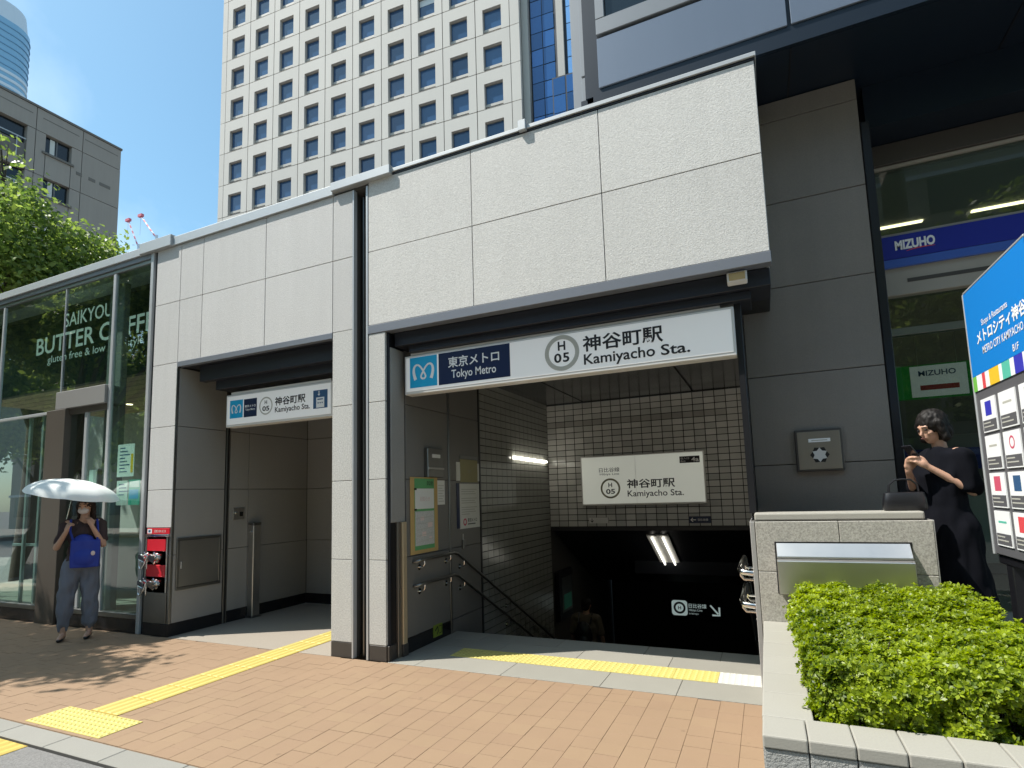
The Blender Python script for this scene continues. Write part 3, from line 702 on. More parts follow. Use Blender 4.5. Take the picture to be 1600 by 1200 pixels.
# hand rails
def handrail(name, label, x, wall, m, mb, y0=4.975, k_=1.0):
    root = thing(name, label, 'handrail', (x, 5.3, 0))
    sg = 1 if wall < x else -1
    for dz in (0.0, -0.25):
        z = 0.925 + dz
        path = [(wall + sg * 0.005, y0, z - 0.02), (x - sg * 0.02, y0 + 0.003, z - 0.012), (x, y0 + 0.025, z), (x, 5.70, z), (x, 5.78, z - 0.02)]
        for k in range(1, 9): path.append((x, 5.78 + 0.62 * k, z - 0.02 - 0.55 * 0.62 * k))
        MB().tube(path, 0.018 * k_, 10).build('rail', m, root, smo=True)
        for yb, zz in ((y0 + 0.105, 0), (5.62, 0), (5.93, -0.10), (7.2, -0.80)):
            b = MB().tube([(x, yb, z + zz - 0.012), (x, yb, z + zz - 0.055), (x - sg * 0.02, yb, z + zz - 0.082), (wall + sg * 0.004, yb, z + zz - 0.085)], 0.009 * k_, 8)
            b.build('bracket', mb, root, smo=True)
            MB().tube([(wall + sg * 0.001, yb, z + zz - 0.085), (wall + sg * 0.008, yb, z + zz - 0.085)], 0.03, 14).build('wall_plate', mb, root, smo=True)
    return root
handrail('handrail', 'dark double handrail with steel brackets on the left stair wall', -3.375, -3.45, 'steel_dark', 'steel_bright')
handrail('handrail', 'bright steel double handrail at the low wall beside the stairs', -0.235, -0.135, 'steel_bright', 'steel_bright', 4.80, 1.35)

# ================================================================== SIGNS AND FITTINGS OF THE STATION
def station_sign(name, label, x0, x1, z0, z1, y, depth, m_face, par=None):
    root = thing(name, label, 'sign', ((x0 + x1) / 2, y, z0))
    bx('casing', 'sign_frame', root, x0, x1, y, y + depth, z0, z1, 0.006)
    bx('face', m_face, root, x0 + 0.022, x1 - 0.022, y - 0.004, y + 0.01, z0 + 0.03, z1 - 0.022, 0.001)
    return root
# the large sign over the stairs
SG = station_sign('station_sign', 'long white station name sign above the stair opening', -3.375, -0.137, 2.645, 3.055, 4.75, 0.13, 'white_sign')
bx('top_flange', 'sign_frame', SG, -3.31, -0.24, 4.765, 4.87, 3.056, 3.084, 0.004)
F = FRONT(4.746)
fb('emblem_plate', 'cyan', SG, F, -3.305, -2.975, 2.708, 3.028, 0, 0.0015)
metro_mark(F, -3.14, 2.868, 0.235, 0.0025, SG)
fb('operator_plate', 'navy', SG, F, -2.955, -2.155, 2.704, 3.030, 0, 0.0015)
text('東京メトロ', F, -2.555, 2.868, 0.112, 'white_print', SG, 0.018, 0.575, 'CENTER', 0.003)
text('Tokyo Metro', F, -2.555, 2.735, 0.108, 'white_print', SG, 0.012, 0.50, 'CENTER', 0.003)
ring(F, -1.628, 2.862, 0.128, 0.168, 0.002, 'number_ring', 'ring_grey', SG)
text('H', F, -1.628, 2.885, 0.085, 'ink', SG, 0.024, None, 'CENTER', 0.003)
text('0', F, -1.669, 2.772, 0.088, 'ink', SG, 0.024, 0.072, 'CENTER', 0.003); text('5', F, -1.588, 2.772, 0.088, 'ink', SG, 0.024, 0.062, 'CENTER', 0.003)
text('神谷町駅', F, -1.425, 2.838, 0.150, 'ink', SG, 0.020, 0.715, 'LEFT', 0.003)
text('Kamiyacho', F, -1.42, 2.692, 0.126, 'ink', SG, 0.014, 0.635, 'LEFT', 0.003)
text('Sta.', F, -0.735, 2.7185, 0.094, 'ink', SG, 0.014, 0.24, 'LEFT', 0.003)
# the smaller sign over the lift lobby
SS = station_sign('station_sign', 'short white station name sign with lift symbol above the left opening', -6.17, -4.44, 2.53, 2.94, 4.85, 0.12, 'white_sign')
bx('top_flange', 'sign_frame', SS, -6.10, -4.47, 4.86, 4.96, 2.941, 2.975, 0.004)
F = FRONT(4.846)
fb('emblem_plate', 'cyan', SS, F, -6.095, -5.868, 2.637, 2.864, 0, 0.0015)
metro_mark(F, -5.982, 2.75, 0.155, 0.0025, SS)
fb('operator_plate', 'navy', SS, F, -5.85, -5.628, 2.634, 2.860, 0, 0.0015)
text('東京メトロ', F, -5.739, 2.752, 0.034, 'white_print', SS, 0.02, 0.185, 'CENTER', 0.003)
text('Tokyo Metro', F, -5.739, 2.706, 0.034, 'white_print', SS, 0.012, 0.165, 'CENTER', 0.003)
ring(F, -5.474, 2.745, 0.093, 0.110, 0.002, 'number_ring', 'ring_grey', SS)
text('H', F, -5.474, 2.766, 0.046, 'ink', SS, 0.024, None, 'CENTER', 0.003)
text('05', F, -5.474, 2.682, 0.060, 'ink', SS, 0.024, 0.115, 'CENTER', 0.003)
text('神谷町駅', F, -5.325, 2.728, 0.106, 'ink', SS, 0.020, 0.485, 'LEFT', 0.003)
text('Kamiyacho Sta.', F, -5.322, 2.628, 0.086, 'ink', SS, 0.012, 0.55, 'LEFT', 0.003)
fb('lift_plate', 'tag_blue', SS, F, -4.722, -4.508, 2.636, 2.85, 0, 0.0015)
fb('lift_symbol', 'white_print', SS, F, -4.675, -4.555, 2.645, 2.765, 0.0015, 0.003)
fb('lift_symbol', 'tag_blue', SS, F, -4.655, -4.575, 2.735, 2.748, 0.003, 0.0042)
MB().quad(F.p(-4.655, 2.805, 0.003), F.p(-4.635, 2.782, 0.003), F.p(-4.615, 2.805, 0.003)).build('lift_symbol', 'white_print', SS)
fb('lift_symbol', 'white_print', SS, F, -4.640, -4.630, 2.803, 2.84, 0.0015, 0.003)
for k in range(3): disc(F, -4.645 + 0.03 * k, 2.70, 0.009, 0.0036, 'lift_symbol', 'tag_blue', SS, 12)
# the framed sign on the tiled back wall
BS = station_sign('wall_sign', 'framed cream station sign on the tiled wall above the stairs', -2.846, -0.842, 1.355, 2.182, 9.03, 0.065, 'cream_sign')
F = FRONT(9.026)
text('日比谷線', F, -2.525, 1.905, 0.075, 'ink', BS, 0.004, 0.345, 'LEFT', 0.003)
text('Hibiya Line', F, -2.515, 1.845, 0.046, 'ink', BS, 0.0, 0.325, 'LEFT', 0.003)
ring(F, -2.347, 1.636, 0.135, 0.166, 0.002, 'number_ring', 'ring_olive', BS)
text('H', F, -2.347, 1.655, 0.074, 'ink', BS, 0.024, None, 'CENTER', 0.003)
text('05', F, -2.347, 1.545, 0.082, 'ink', BS, 0.024, 0.15, 'CENTER', 0.003)
text('神谷町駅', F, -2.07, 1.625, 0.150, 'ink', BS, 0.020, 0.765, 'LEFT', 0.003)
text('Kamiyacho Sta.', F, -2.065, 1.463, 0.130, 'ink', BS, 0.010, 0.885, 'LEFT', 0.003)
fb('exit_tag', 'ink', BS, F, -1.215, -0.912, 1.995, 2.10, 0, 0.0015)
text('4a', F, -1.035, 2.012, 0.072, 'white_print', BS, 0.02, 0.11, 'LEFT', 0.003)
text('出入口', F, -1.195, 2.052, 0.032, 'white_print', BS, 0.0, 0.125, 'LEFT', 0.003)
text('Exit', F, -1.195, 2.012, 0.026, 'white_print', BS, 0.0, 0.07, 'LEFT', 0.003)
bx('face_seam', 'sign_frame', BS, -1.92, -1.916, 9.0245, 9.03, 1.39, 2.15)
# small plates under it
sp = thing('wall_plate', 'small navy direction plate below the framed station sign', 'sign', (-0.97, 9.085, 1.06))
bx('plate', 'navy', sp, -1.135, -0.81, 9.075, 9.0995, 1.055, 1.16, 0.003)
F = FRONT(9.0745)
stroke(F, [(-1.105, 1.107), (-1.03, 1.107)], [0.012, 0.012], 0.001).build('arrow', 'white_print', sp)
stroke(F, [(-1.075, 1.135), (-1.107, 1.107), (-1.075, 1.079)], [0.012, 0.012, 0.012], 0.002).build('arrow', 'white_print', sp)
text('日比谷線', F, -1.0, 1.09, 0.036, 'white_print', sp, 0.0, 0.15)
sp = thing('wall_plate', 'faded grey arrow plate low on the tiled back wall at left', 'sign', (-2.58, 9.085, 1.06))
bx('plate', 'sign_frame', sp, -2.75, -2.42, 9.078, 9.0995, 1.065, 1.16, 0.003)
F = FRONT(9.0775)
stroke(F, [(-2.70, 1.145), (-2.70, 1.09)], [0.012, 0.012], 0.001).build('arrow', 'ink', sp)
stroke(F, [(-2.725, 1.112), (-2.70, 1.083), (-2.675, 1.112)], [0.012, 0.012, 0.012], 0.002).build('arrow', 'ink', sp)
# the lit direction sign at the foot of the stairs
ls = thing('direction_sign', 'glowing line sign with slanting arrow at the foot of the stairs', 'sign', (-1.6, 12.9, -1.2))
bx('casing', 'black_metal', ls, -2.16, -1.03, 12.90, 12.965, -1.24, -0.78, 0.006)
F = FRONT(12.899)
def rrect(F, a0, a1, b0, b1, r, d, name, m, par):
    P = []
    for cx, cy, s in ((a1 - r, b1 - r, 0), (a0 + r, b1 - r, 90), (a0 + r, b0 + r, 180), (a1 - r, b0 + r, 270)):
        for k in range(6): w = R_(s + 18 * k); P.append(F.p(cx + r * math.cos(w), cy + r * math.sin(w), d))
    return MB().quad(*P).build(name, m, par)
rrect(F, -2.10, -1.765, -1.165, -0.84, 0.06, 0.001, 'line_badge', 'sign_glow', ls)
ring(F, -1.932, -1.0, 0.085, 0.128, 0.002, 'line_badge', 'ink', ls)
text('H', F, -1.932, -1.035, 0.07, 'ink', ls, 0.02, None, 'CENTER', 0.003)
text('日比谷線', F, -1.735, -0.995, 0.095, 'sign_glow', ls, 0.01, 0.37, 'LEFT', 0.002)
text('Hibiya Line', F, -1.735, -1.075, 0.06, 'sign_glow', ls, 0.0, 0.28, 'LEFT', 0.002)
text('for Naka-meguro', F, -1.735, -1.14, 0.045, 'sign_glow', ls, 0.0, 0.20, 'LEFT', 0.002)
stroke(F, [(-1.285, -0.92), (-1.13, -1.10)], [0.035, 0.035], 0.002).build('arrow', 'sign_glow', ls)
stroke(F, [(-1.255, -1.125), (-1.105, -1.125), (-1.105, -0.955)], [0.04, 0.04, 0.04], 0.003).build('arrow', 'sign_glow', ls)

# ---- things on the left stair wall
FW = FACE_PX(-3.45)
dp = thing('leaflet_box', 'dark grey leaflet holder with white label on the stair wall', 'leaflet box', (-3.44, 5.36, 1.8))
fb('box', 'steel_dark', dp, FW, 5.20, 5.525, 1.80, 2.125, 0.002, 0.055, 0.005)
fb('label_plate', 'paper', dp, FW, 5.285, 5.455, 2.02, 2.06, 0.0555, 0.057)
fb('lip', 'steel', dp, FW, 5.20, 5.525, 1.885, 1.91, 0.0555, 0.066, 0.003)
nb = thing('notice_board', 'cardboard notice with green bordered map taped to the stair wall', 'notice', (-3.445, 5.19, 0.98))
fb('backing', 'cardboard', nb, FW, 4.925, 5.455, 0.98, 1.80, 0.002, 0.012, 0.002)
fb('poster', 'green_print', nb, FW, 4.995, 5.38, 1.02, 1.785, 0.0125, 0.014)
fb('sheet', 'paper', nb, FW, 5.003, 5.372, 1.455, 1.675, 0.0145, 0.0155)
text('お知らせ', FW, 5.19, 1.535, 0.055, 'p_pale', nb, 0.01, 0.20, 'CENTER', 0.017)
fb('map_sheet', 'paper_print', nb, FW, 5.003, 5.372, 1.065, 1.43, 0.0145, 0.0155)
for (a, b, w) in ((5.10, 1.33, 0.07), (5.24, 1.25, 0.09), (5.13, 1.16, 0.08), (5.27, 1.12, 0.05)):
    fb('map_block', 'p_pale', nb, FW, a, a + w, b, b + w * 0.6, 0.0157, 0.0162)
for k in range(5): stroke(FW, [(5.03, 1.10 + 0.065 * k), (5.35, 1.13 + 0.06 * k)], [0.006, 0.006], 0.0166).build('map_line', 'ring_grey', nb)
text('周辺図', FW, 5.35, 1.71, 0.045, 'ink', nb, 0.012, 0.12, 'RIGHT', 0.015)
for z in (1.66, 1.44): fb('tape', 'ink', nb, FW, 4.985, 5.03, z, z + 0.02, 0.0165, 0.018)
s2 = thing('paper_sheet', 'narrow white paper beside the cardboard map notice', 'notice', (-3.447, 5.54, 1.49))
fb('sheet', 'paper', s2, FW, 5.462, 5.625, 1.49, 1.77, 0.002, 0.004)
for k in range(7): fb('print_line', 'ring_grey', s2, FW, 5.485, 5.485 + 0.12 - 0.03 * (k % 2), 1.525 + 0.03 * k, 1.533 + 0.03 * k, 0.0042, 0.0046)
s3 = thing('notice_board', 'olive notice with white margins at the upper right of the stair wall', 'notice', (-3.447, 6.2, 1.77))
fb('backing', 'paper', s3, FW, 5.90, 6.49, 1.77, 2.0, 0.002, 0.006)
fb('sheet', 'olive_board', s3, FW, 5.99, 6.44, 1.755, 2.04, 0.0065, 0.009)
text('ご案内', FW, 6.21, 1.87, 0.045, 'ring_olive', s3, 0.01, 0.12, 'CENTER', 0.010)
fb('rail', 'steel_dark', s3, FW, 5.99, 6.44, 2.045, 2.085, 0.002, 0.012, 0.002)
s4 = thing('poster', 'white text poster with red roundel below the olive notice', 'poster', (-3.447, 6.2, 1.18))
fb('backing', 'navy', s4, FW, 5.90, 5.965, 1.19, 1.74, 0.002, 0.008)
fb('sheet', 'paper', s4, FW, 5.967, 6.48, 1.18, 1.735, 0.002, 0.006)
for k in range(12):
    if k in (3, 7): continue
    fb('print_line', 'ring_grey', s4, FW, 6.01, 6.01 + (0.40, 0.34, 0.37, 0.2)[k % 4], 1.66 - 0.028 * k, 1.668 - 0.028 * k, 0.0062, 0.0068)
ring(FW, 6.09, 1.26, 0.026, 0.045, 0.007, 'roundel', 'p_pink', s4, 24)
text('東京メトロ', FW, 6.16, 1.255, 0.05, 'ink', s4, 0.01, 0.24, 'LEFT', 0.007)
fb('print_line', 'ink', s4, FW, 6.16, 6.36, 1.225, 1.237, 0.0062, 0.0068)
ex = thing('exit_sign', 'small yellow green exit sign low on the stair wall', 'sign', (-3.446, 5.42, 0.05))
fb('plate', 'exit_green', ex, FW, 5.335, 5.515, 0.045, 0.175, 0.003, 0.012, 0.002)
stroke(FW, [(5.365, 0.115), (5.42, 0.15), (5.43, 0.10), (5.40, 0.07)], [0.02, 0.024, 0.02, 0.014], 0.0125).build('symbol', 'ink', ex)
stroke(FW, [(5.45, 0.075), (5.50, 0.075), (5.50, 0.15), (5.45, 0.15)], [0.012] * 4, 0.0125).build('symbol', 'ink', ex)
kb = thing('key_box', 'small metal key box hanging below the white poster', 'box', (-3.44, 6.02, 0.9))
fb('box', 'steel_dark', kb, FW, 6.0, 6.06, 0.94, 1.05, 0.002, 0.03, 0.003)
fb('hasp', 'steel', kb, FW, 6.02, 6.04, 1.05, 1.12, 0.002, 0.012, 0.002)
hy = thing('emergency_box', 'dark wall cabinet with small green sign far down the stair wall', 'cabinet', (-3.44, 9.6, -0.5))
fb('cabinet', 'black_metal', hy, FACE_PX(-3.449), 9.25, 9.95, -0.62, 0.22, 0.0, 0.06, 0.004)
fb('pane', 'steel_dark', hy, FACE_PX(-3.449), 9.38, 9.9, -0.5, 0.1, 0.0605, 0.065)
fb('exit_plate', 'p_teal', hy, FACE_PX(-3.449), 9.45, 9.85, -0.45, -0.2, 0.0655, 0.07)

# ---- lift lobby fittings
FL = FACE_PX(-6.71)
ht = thing('wall_hatch', 'stainless steel inspection hatch on the lift lobby wall', 'hatch', (-6.7, 4.93, 0.55))
fb('door_leaf', 'steel', ht, FL, 4.665, 5.205, 0.575, 1.135, 0.002, 0.016, 0.002)
for (a0, a1, b0, b1) in ((4.63, 5.24, 1.137, 1.172), (4.63, 5.24, 0.538, 0.573), (4.63, 4.663, 0.574, 1.136), (5.207, 5.24, 0.574, 1.136)):
    fb('frame', 'steel_dark', ht, FL, a0, a1, b0, b1, 0.001, 0.024, 0.004)
fb('handle', 'steel_bright', ht, FL, 4.685, 4.70, 0.79, 0.88, 0.0165, 0.026, 0.003)
ic = thing('call_plate', 'small steel call plate on the lift lobby wall', 'intercom', (-6.7, 5.51, 1.4))
fb('plate', 'steel', ic, FL, 5.42, 5.60, 1.355, 1.515, 0.001, 0.012, 0.003)
MB().tube([FL.p(5.47, 1.45, 0.012), FL.p(5.47, 1.45, 0.028)], 0.022, 14).build('button', 'steel_bright', ic, smo=True)
fb('slot', 'black_metal', ic, FL, 5.52, 5.575, 1.40, 1.46, 0.0122, 0.014)
po = thing('steel_post', 'stainless post standing against the lift lobby wall', 'post', (-6.66, 5.73, 0))
MB().box(-6.707, -6.60, 5.672, 5.80, 0.0, 1.27).build('cover', 'steel', po, 0.008)
MB().box(-6.712, -6.595, 5.667, 5.805, 1.271, 1.30).build('cap', 'steel_dark', po, 0.006)
MB().box(-6.715, -6.59, 5.66, 5.81, 0.0, 0.03).build('foot', 'steel_dark', po, 0.003)
MB().tube([(-6.64, 5.668, 1.17), (-6.64, 5.655, 1.17)], 0.02, 14).build('lock', 'steel_bright', po, smo=True)
# ---- fire department connection on the left pillar
fc = thing('fire_connection', 'red and chrome fire hose connection set in the left pillar', 'hose connection', (-6.95, 4.55, 0.5))
fb('lower_panel', 'steel_dark', fc, FRONT(D), -7.185, -6.76, 0.15, 0.515, -0.02, 0.0, 0.002)
fb('name_plate', 'red_paint', fc, FRONT(D), -7.165, -6.735, 1.228, 1.300, -0.02, 0.004, 0.002)
fb('name_mark', 'white_print', fc, FRONT(D), -7.155, -7.07, 1.237, 1.291, 0.0042, 0.005)
fb('name_mark', 'tag_blue', fc, FRONT(D), -7.135, -7.095, 1.25, 1.278, 0.0052, 0.006)
text('送水口', FRONT(D), -7.03, 1.247, 0.034, 'p_pale', fc, 0.01, 0.22, 'LEFT', 0.005)
fb('shelf', 'steel_bright', fc, FRONT(D), -7.185, -6.735, 1.195, 1.222, -0.02, 0.014, 0.003)
fb('recess_back', 'steel_brown', fc, FRONT(D), -7.185, -6.76, 0.517, 1.193, -0.10, -0.018)
for x in (-7.185, -6.785): fb('recess_side', 'steel', fc, FRONT(D), x, x + 0.022, 0.517, 1.193, -0.06, 0.006, 0.002)
for k, zc in enumerate((0.975, 0.66)):
    MB().fbox(FRONT(D), -7.155, -6.80, zc + 0.045, zc + 0.19, -0.017, 0.004).build('back_plate', 'red_paint', fc, 0.004)
    for x in (-7.085, -6.895):
        c = MB()
        for (d0, d1, r) in ((-0.015, 0.035, 0.046), (0.035, 0.06, 0.060), (0.06, 0.10, 0.042), (0.10, 0.115, 0.052)):
            c.tube([(x, D - d0, zc - 0.03), (x, D - d1 - 0.0004, zc - 0.036)], r, 18)
        cp = c.build('coupling', 'steel_bright', fc, smo=True)
        lg = MB()
        for w in (0, 2.094, 4.189): lg.tube([(x + 0.055 * math.cos(w), D - 0.055, zc - 0.034 + 0.055 * math.sin(w)), (x + 0.078 * math.cos(w), D - 0.055, zc - 0.034 + 0.078 * math.sin(w))], 0.011, 8)
        lg.build('lug', 'steel_bright', cp, smo=True)
    ch = MB(); pts = []
    for i in range(13):
        t = i / 12; pts.append((-7.15 + 0.16 * t, D - 0.105 - 0.02 * math.sin(math.pi * t), zc - 0.01 - 0.15 * math.sin(math.pi * t) ** 0.8))
    ch.tube(pts, 0.0065, 6).build('chain', 'steel_bright', fc, smo=True)
    MB().tube([(-6.99, D - 0.10, zc), (-6.985, D - 0.105, zc - 0.09), (-6.99, D - 0.10, zc - 0.16)], 0.006, 6).build('chain', 'steel_bright', fc, smo=True)
# ---- flood light under the lintel
fd = thing('flood_light', 'small amber flood light under the right end of the lintel', 'lamp', (-0.09, 4.63, 3.25))
MB().prism([(-0.165, 4.60, 3.205), (-0.165, 4.66, 3.19), (-0.165, 4.66, 3.292), (-0.165, 4.60, 3.285)], (0.15, 0, 0)).build('housing', 'sign_frame', fd, 0.006)
MB().fbox(FRONT(4.598), -0.15, -0.03, 3.215, 3.275, 0.0, 0.004).build('lens', 'lens_amber', fd, 0.002)
MB().box(-0.13, -0.05, 4.64, 4.664, 3.285, 3.2965).build('mount', 'dark_metal', fd)

# ================================================================== LOW WALL, PLANTER, TERRACE
tc = bx('terrace', 'granite_floor', None, -0.03, 9.0, 4.86, 6.6, -0.2, 0.47, kind='structure')
lw = thing('low_wall', 'low speckled granite wall with a stone cap beside the stairs', 'wall', (0.44, 4.6, 0))
bx('core', 'joint', lw, -0.125, 1.005, 4.578, 4.85, 0, 1.315)
fb('end_panel', 'granite_inner', lw, FRONT(D), -0.131, -0.099, 0, 1.318, -0.02, -0.006, 0.003)
bx('end_panel', 'granite_inner', lw, -0.133, -0.1255, 4.582, 5.43, 0, 1.318, 0.002)
for a0, a1 in ((-0.097, 0.45), (0.45, 1.006)):
    for b0, b1 in ((0.02, 0.955), (0.955, 1.32)):
        fb('stone_panel', 'granite_lowwall', lw, FRONT(D), a0 + 0.002, a1 - 0.002, b0 + 0.002, b1 - 0.002, -0.03, 0.0, 0.003)
bx('end_panel', 'granite_inner', lw, 1.0055, 1.012, 4.562, 4.85, 0, 1.32, 0.002)
bx('cap', 'granite_coping', lw, -0.098, 0.972, 4.60, 4.87, 1.321, 1.378, 0.012, segs=2)
dbx = thing('wall_box', 'stainless steel deposit box let into the low granite wall', 'box', (0.45, 4.5, 0.8))
fb('recess', 'black_metal', dbx, FRONT(D), 0.026, 0.872, 0.80, 1.172, 0.0008, 0.003)
Fq = FRONT(D)
MB().prism([Fq.p(0.036, 1.164, 0.004), Fq.p(0.036, 1.072, 0.075), Fq.p(0.036, 1.06, 0.075), Fq.p(0.036, 1.05, 0.004)], (0.825, 0, 0)).build('flap', 'steel', dbx, 0.003)
MB().prism([Fq.p(0.034, 1.048, 0.004), Fq.p(0.034, 1.058, 0.088), Fq.p(0.034, 1.046, 0.112), Fq.p(0.034, 0.812, 0.098), Fq.p(0.034, 0.812, 0.004)], (0.828, 0, 0)).build('hopper', 'steel', dbx, 0.004)

pl = thing('planter', 'pale stone planter with rough granite front and flat coping', 'planter', (0.5, 3.5, 0))
bx('core', 'joint', pl, -0.075, 1.26, 2.516, 2.70, 0, 0.555)
bx('core', 'joint', pl, -0.075, 0.105, 2.70, 4.555, 0, 0.555)
bx('core', 'joint', pl, 1.08, 1.26, 2.70, 4.555, 0, 0.555)
x = -0.083; i = 0
while x < 1.26:
    a1 = min(x + 0.161, 1.265)
    fb('front_stone', 'granite_rough', pl, FRONT(2.50), x + 0.002, a1 - 0.002, 0.0, 0.548, -0.02, random.uniform(-0.001, 0.002), 0.003)
    x += 0.161
x = 0.077
bx('coping_stone', 'granite_coping', pl, -0.085, 0.0755, 2.492, 2.698, 0.55, 0.6, 0.006, segs=2)
while x < 1.26:
    bx('coping_stone', 'granite_coping', pl, x + 0.0015, min(x + 0.161, 1.265) - 0.0015, 2.492, 2.71, 0.55, 0.6 + random.uniform(-0.0008, 0.0004), 0.006, segs=2)
    x += 0.161
y = 2.70
while y < 4.5:
    bx('coping_stone', 'granite_coping', pl, -0.087, 0.112, y + 0.0012, min(y + 0.31, 4.556) - 0.0012, 0.55, 0.6 + random.uniform(-0.0006, 0.0004), 0.006, segs=2)
    y += 0.31
bx('coping_stone', 'granite_coping', pl, 1.075, 1.27, 2.715, 4.556, 0.55, 0.6, 0.006)
bx('side_stone', 'granite_rough', pl, -0.0855, -0.0755, 2.52, 4.55, 0, 0.548, 0.002)
so = MB(); n = 26
for i in range(n + 1):
    for j in range(n + 1):
        so.v.append((0.09 + 1.0 * i / n, 2.68 + 1.86 * j / n, 0.50 + 0.03 * random.random()))
for i in range(n):
    for j in range(n): q = i * (n + 1) + j; so.f.append((q, q + n + 1, q + n + 2, q + 1))
so.build('soil_bed', 'soil', pl)

# ================================================================== THE BANK BUILDING
bk = thing('bank_building', 'dark office building with a bank on the ground floor at right', 'building', (3.0, 5.5, 0))
panels(FRONT(5.43), [-0.083, 0.985], [0.47, 0.97, 1.765, 2.565, 3.372, 4.17, 4.97, 5.165], 'granite_bank', bk, 0.03)
bx('core', 'joint', bk, -0.082, 0.985, 5.448, 6.3, 0.0, 5.165)
bx('frame_post', 'black_metal', bk, 0.988, 1.055, 5.425, 6.05, 0.47, 4.74, 0.006)
bx('frame_post', 'dark_metal', bk, 1.058, 1.10, 5.90, 6.05, 0.47, 4.73, 0.006)
# overhanging upper storeys
bx('soffit', 'soffit', bk, -1.35, 12, 4.80, 15, 5.17, 5.30)
bx('fascia_reveal', 'soffit', bk, -1.22, 12, 4.765, 4.80, 5.175, 5.338)
for x in (0.45, 2.05): bx('soffit_seam', 'black_metal', bk, x - 0.006, x + 0.006, 4.80, 6.0, 5.164, 5.1705)
bx('upper_body', 'soffit', bk, -1.30, 12, 4.79, 15, 5.301, 22)
FBK = FRONT(4.75)
xs = [-1.158, 0.435, 2.05, 3.65, 5.25]
for a, b in zip(xs, xs[1:]):
    a2 = a if a < -1 else a + 0.03
    fb('fascia_panel', 'panel_grey', bk, FBK, a2, b, 5.342, 5.842, -0.04, 0.0, 0.003)
    fb('sill_panel', 'panel_pale', bk, FBK, a2, b, 5.872, 6.03, -0.04, 0.012, 0.004)
    fb('window_jamb', 'panel_pale', bk, FBK, a2, a2 + 0.085, 6.033, 7.6, -0.04, 0.012, 0.004)
    w_ = fb('window', 'dark_glass', bk, FBK, a2 + 0.09, b, 6.033, 7.6, -0.04, -0.03)
    fb('head_panel', 'panel_grey', bk, FBK, a2, b, 7.604, 8.6, -0.04, 0.0, 0.003)
    for zz in (8.62, 10.9): fb('storey_panel', 'panel_grey', bk, FBK, a2, b, zz, zz + 2.2, -0.04, 0.0, 0.003)
for z0, z1 in ((5.20, 5.60), (5.62, 8.2)): bx('corner_panel', 'panel_pale', bk, -1.36, -1.215, 4.88, 4.92, z0, z1, 0.003)
for z0, z1 in ((5.05, 5.585), (5.61, 8.2)): bx('corner_panel', 'panel_pale', bk, -1.595, -1.40, 5.38, 5.42, z0, z1, 0.003)
for z0, z1 in ((5.25, 5.855), (5.885, 8.2)): bx('corner_panel', 'panel_grey', bk, -1.29, -1.195, 4.80, 4.84, z0, z1, 0.003)
# ground-floor glazing
Y0 = 6.0
bx('head_band', 'brown_panel', bk, 1.06, 8, Y0 - 0.06, Y0 + 0.1, 4.56, 4.76, 0.003)
bx('soffit_strip', 'soffit', bk, 1.06, 8, Y0 - 0.4, Y0 + 0.1, 4.765, 5.168)
bx('head_trim', 'beige_metal', bk, 1.10, 8, Y0 - 0.03, Y0 + 0.05, 4.53, 4.557, 0.002)
up = fb('upper_pane', 'bank_glass', bk, FRONT(Y0), 1.10, 3.2, 3.885, 4.528, -0.012, 0.0)
up = fb('upper_pane', 'bank_glass', bk, FRONT(Y0), 3.215, 8.0, 3.885, 4.528, -0.012, 0.0)
bx('sign_beam', 'beige_metal', bk, 1.09, 8, Y0 - 0.05, Y0 + 0.12, 3.29, 3.88, 0.004)
sb = bx('sign_band', 'mizuho_blue', bk, 1.11, 7, Y0 - 0.085, Y0 - 0.052, 3.625, 3.845, 0.003)
bx('sign_band_foot', 'mizuho_light', bk, 1.11, 7, Y0 - 0.085, Y0 - 0.052, 3.545, 3.622, 0.003)
F = FRONT(Y0 - 0.086)
text('MIZUHO', F, 1.245, 3.70, 0.092, 'white_print', bk, 0.045, 0.305, 'LEFT', 0.002, name='bank_lettering')
stroke(F, bez((1.33, 3.682), (1.40, 3.70), (1.46, 3.70), (1.545, 3.694), 8), [0.004 + 0.006 * math.sin(math.pi * i / 8) for i in range(9)], 0.002).build('red_arc', 'p_red', bk)
bx('beam_groove', 'brown_panel', bk, 1.32, 7, Y0 - 0.053, Y0 - 0.0495, 3.40, 3.435)
bx('door_track', 'steel_dark', bk, 1.10, 8, Y0 - 0.02, Y0 + 0.05, 2.92, 2.99, 0.003)
for a, b in ((1.105, 1.86), (1.875, 2.7), (2.715, 4.5)):
    fb('door_pane', 'bank_glass', bk, FRONT(Y0 + 0.02), a, b, 0.48, 2.915, -0.012, 0.0)
    fb('transom_pane', 'bank_glass', bk, FRONT(Y0 + 0.02), a, b, 2.995, 3.285, -0.012, 0.0)
for x in (1.862, 2.702): bx('door_stile', 'steel_dark', bk, x, x + 0.012, Y0 - 0.0, Y0 + 0.04, 0.47, 2.92)
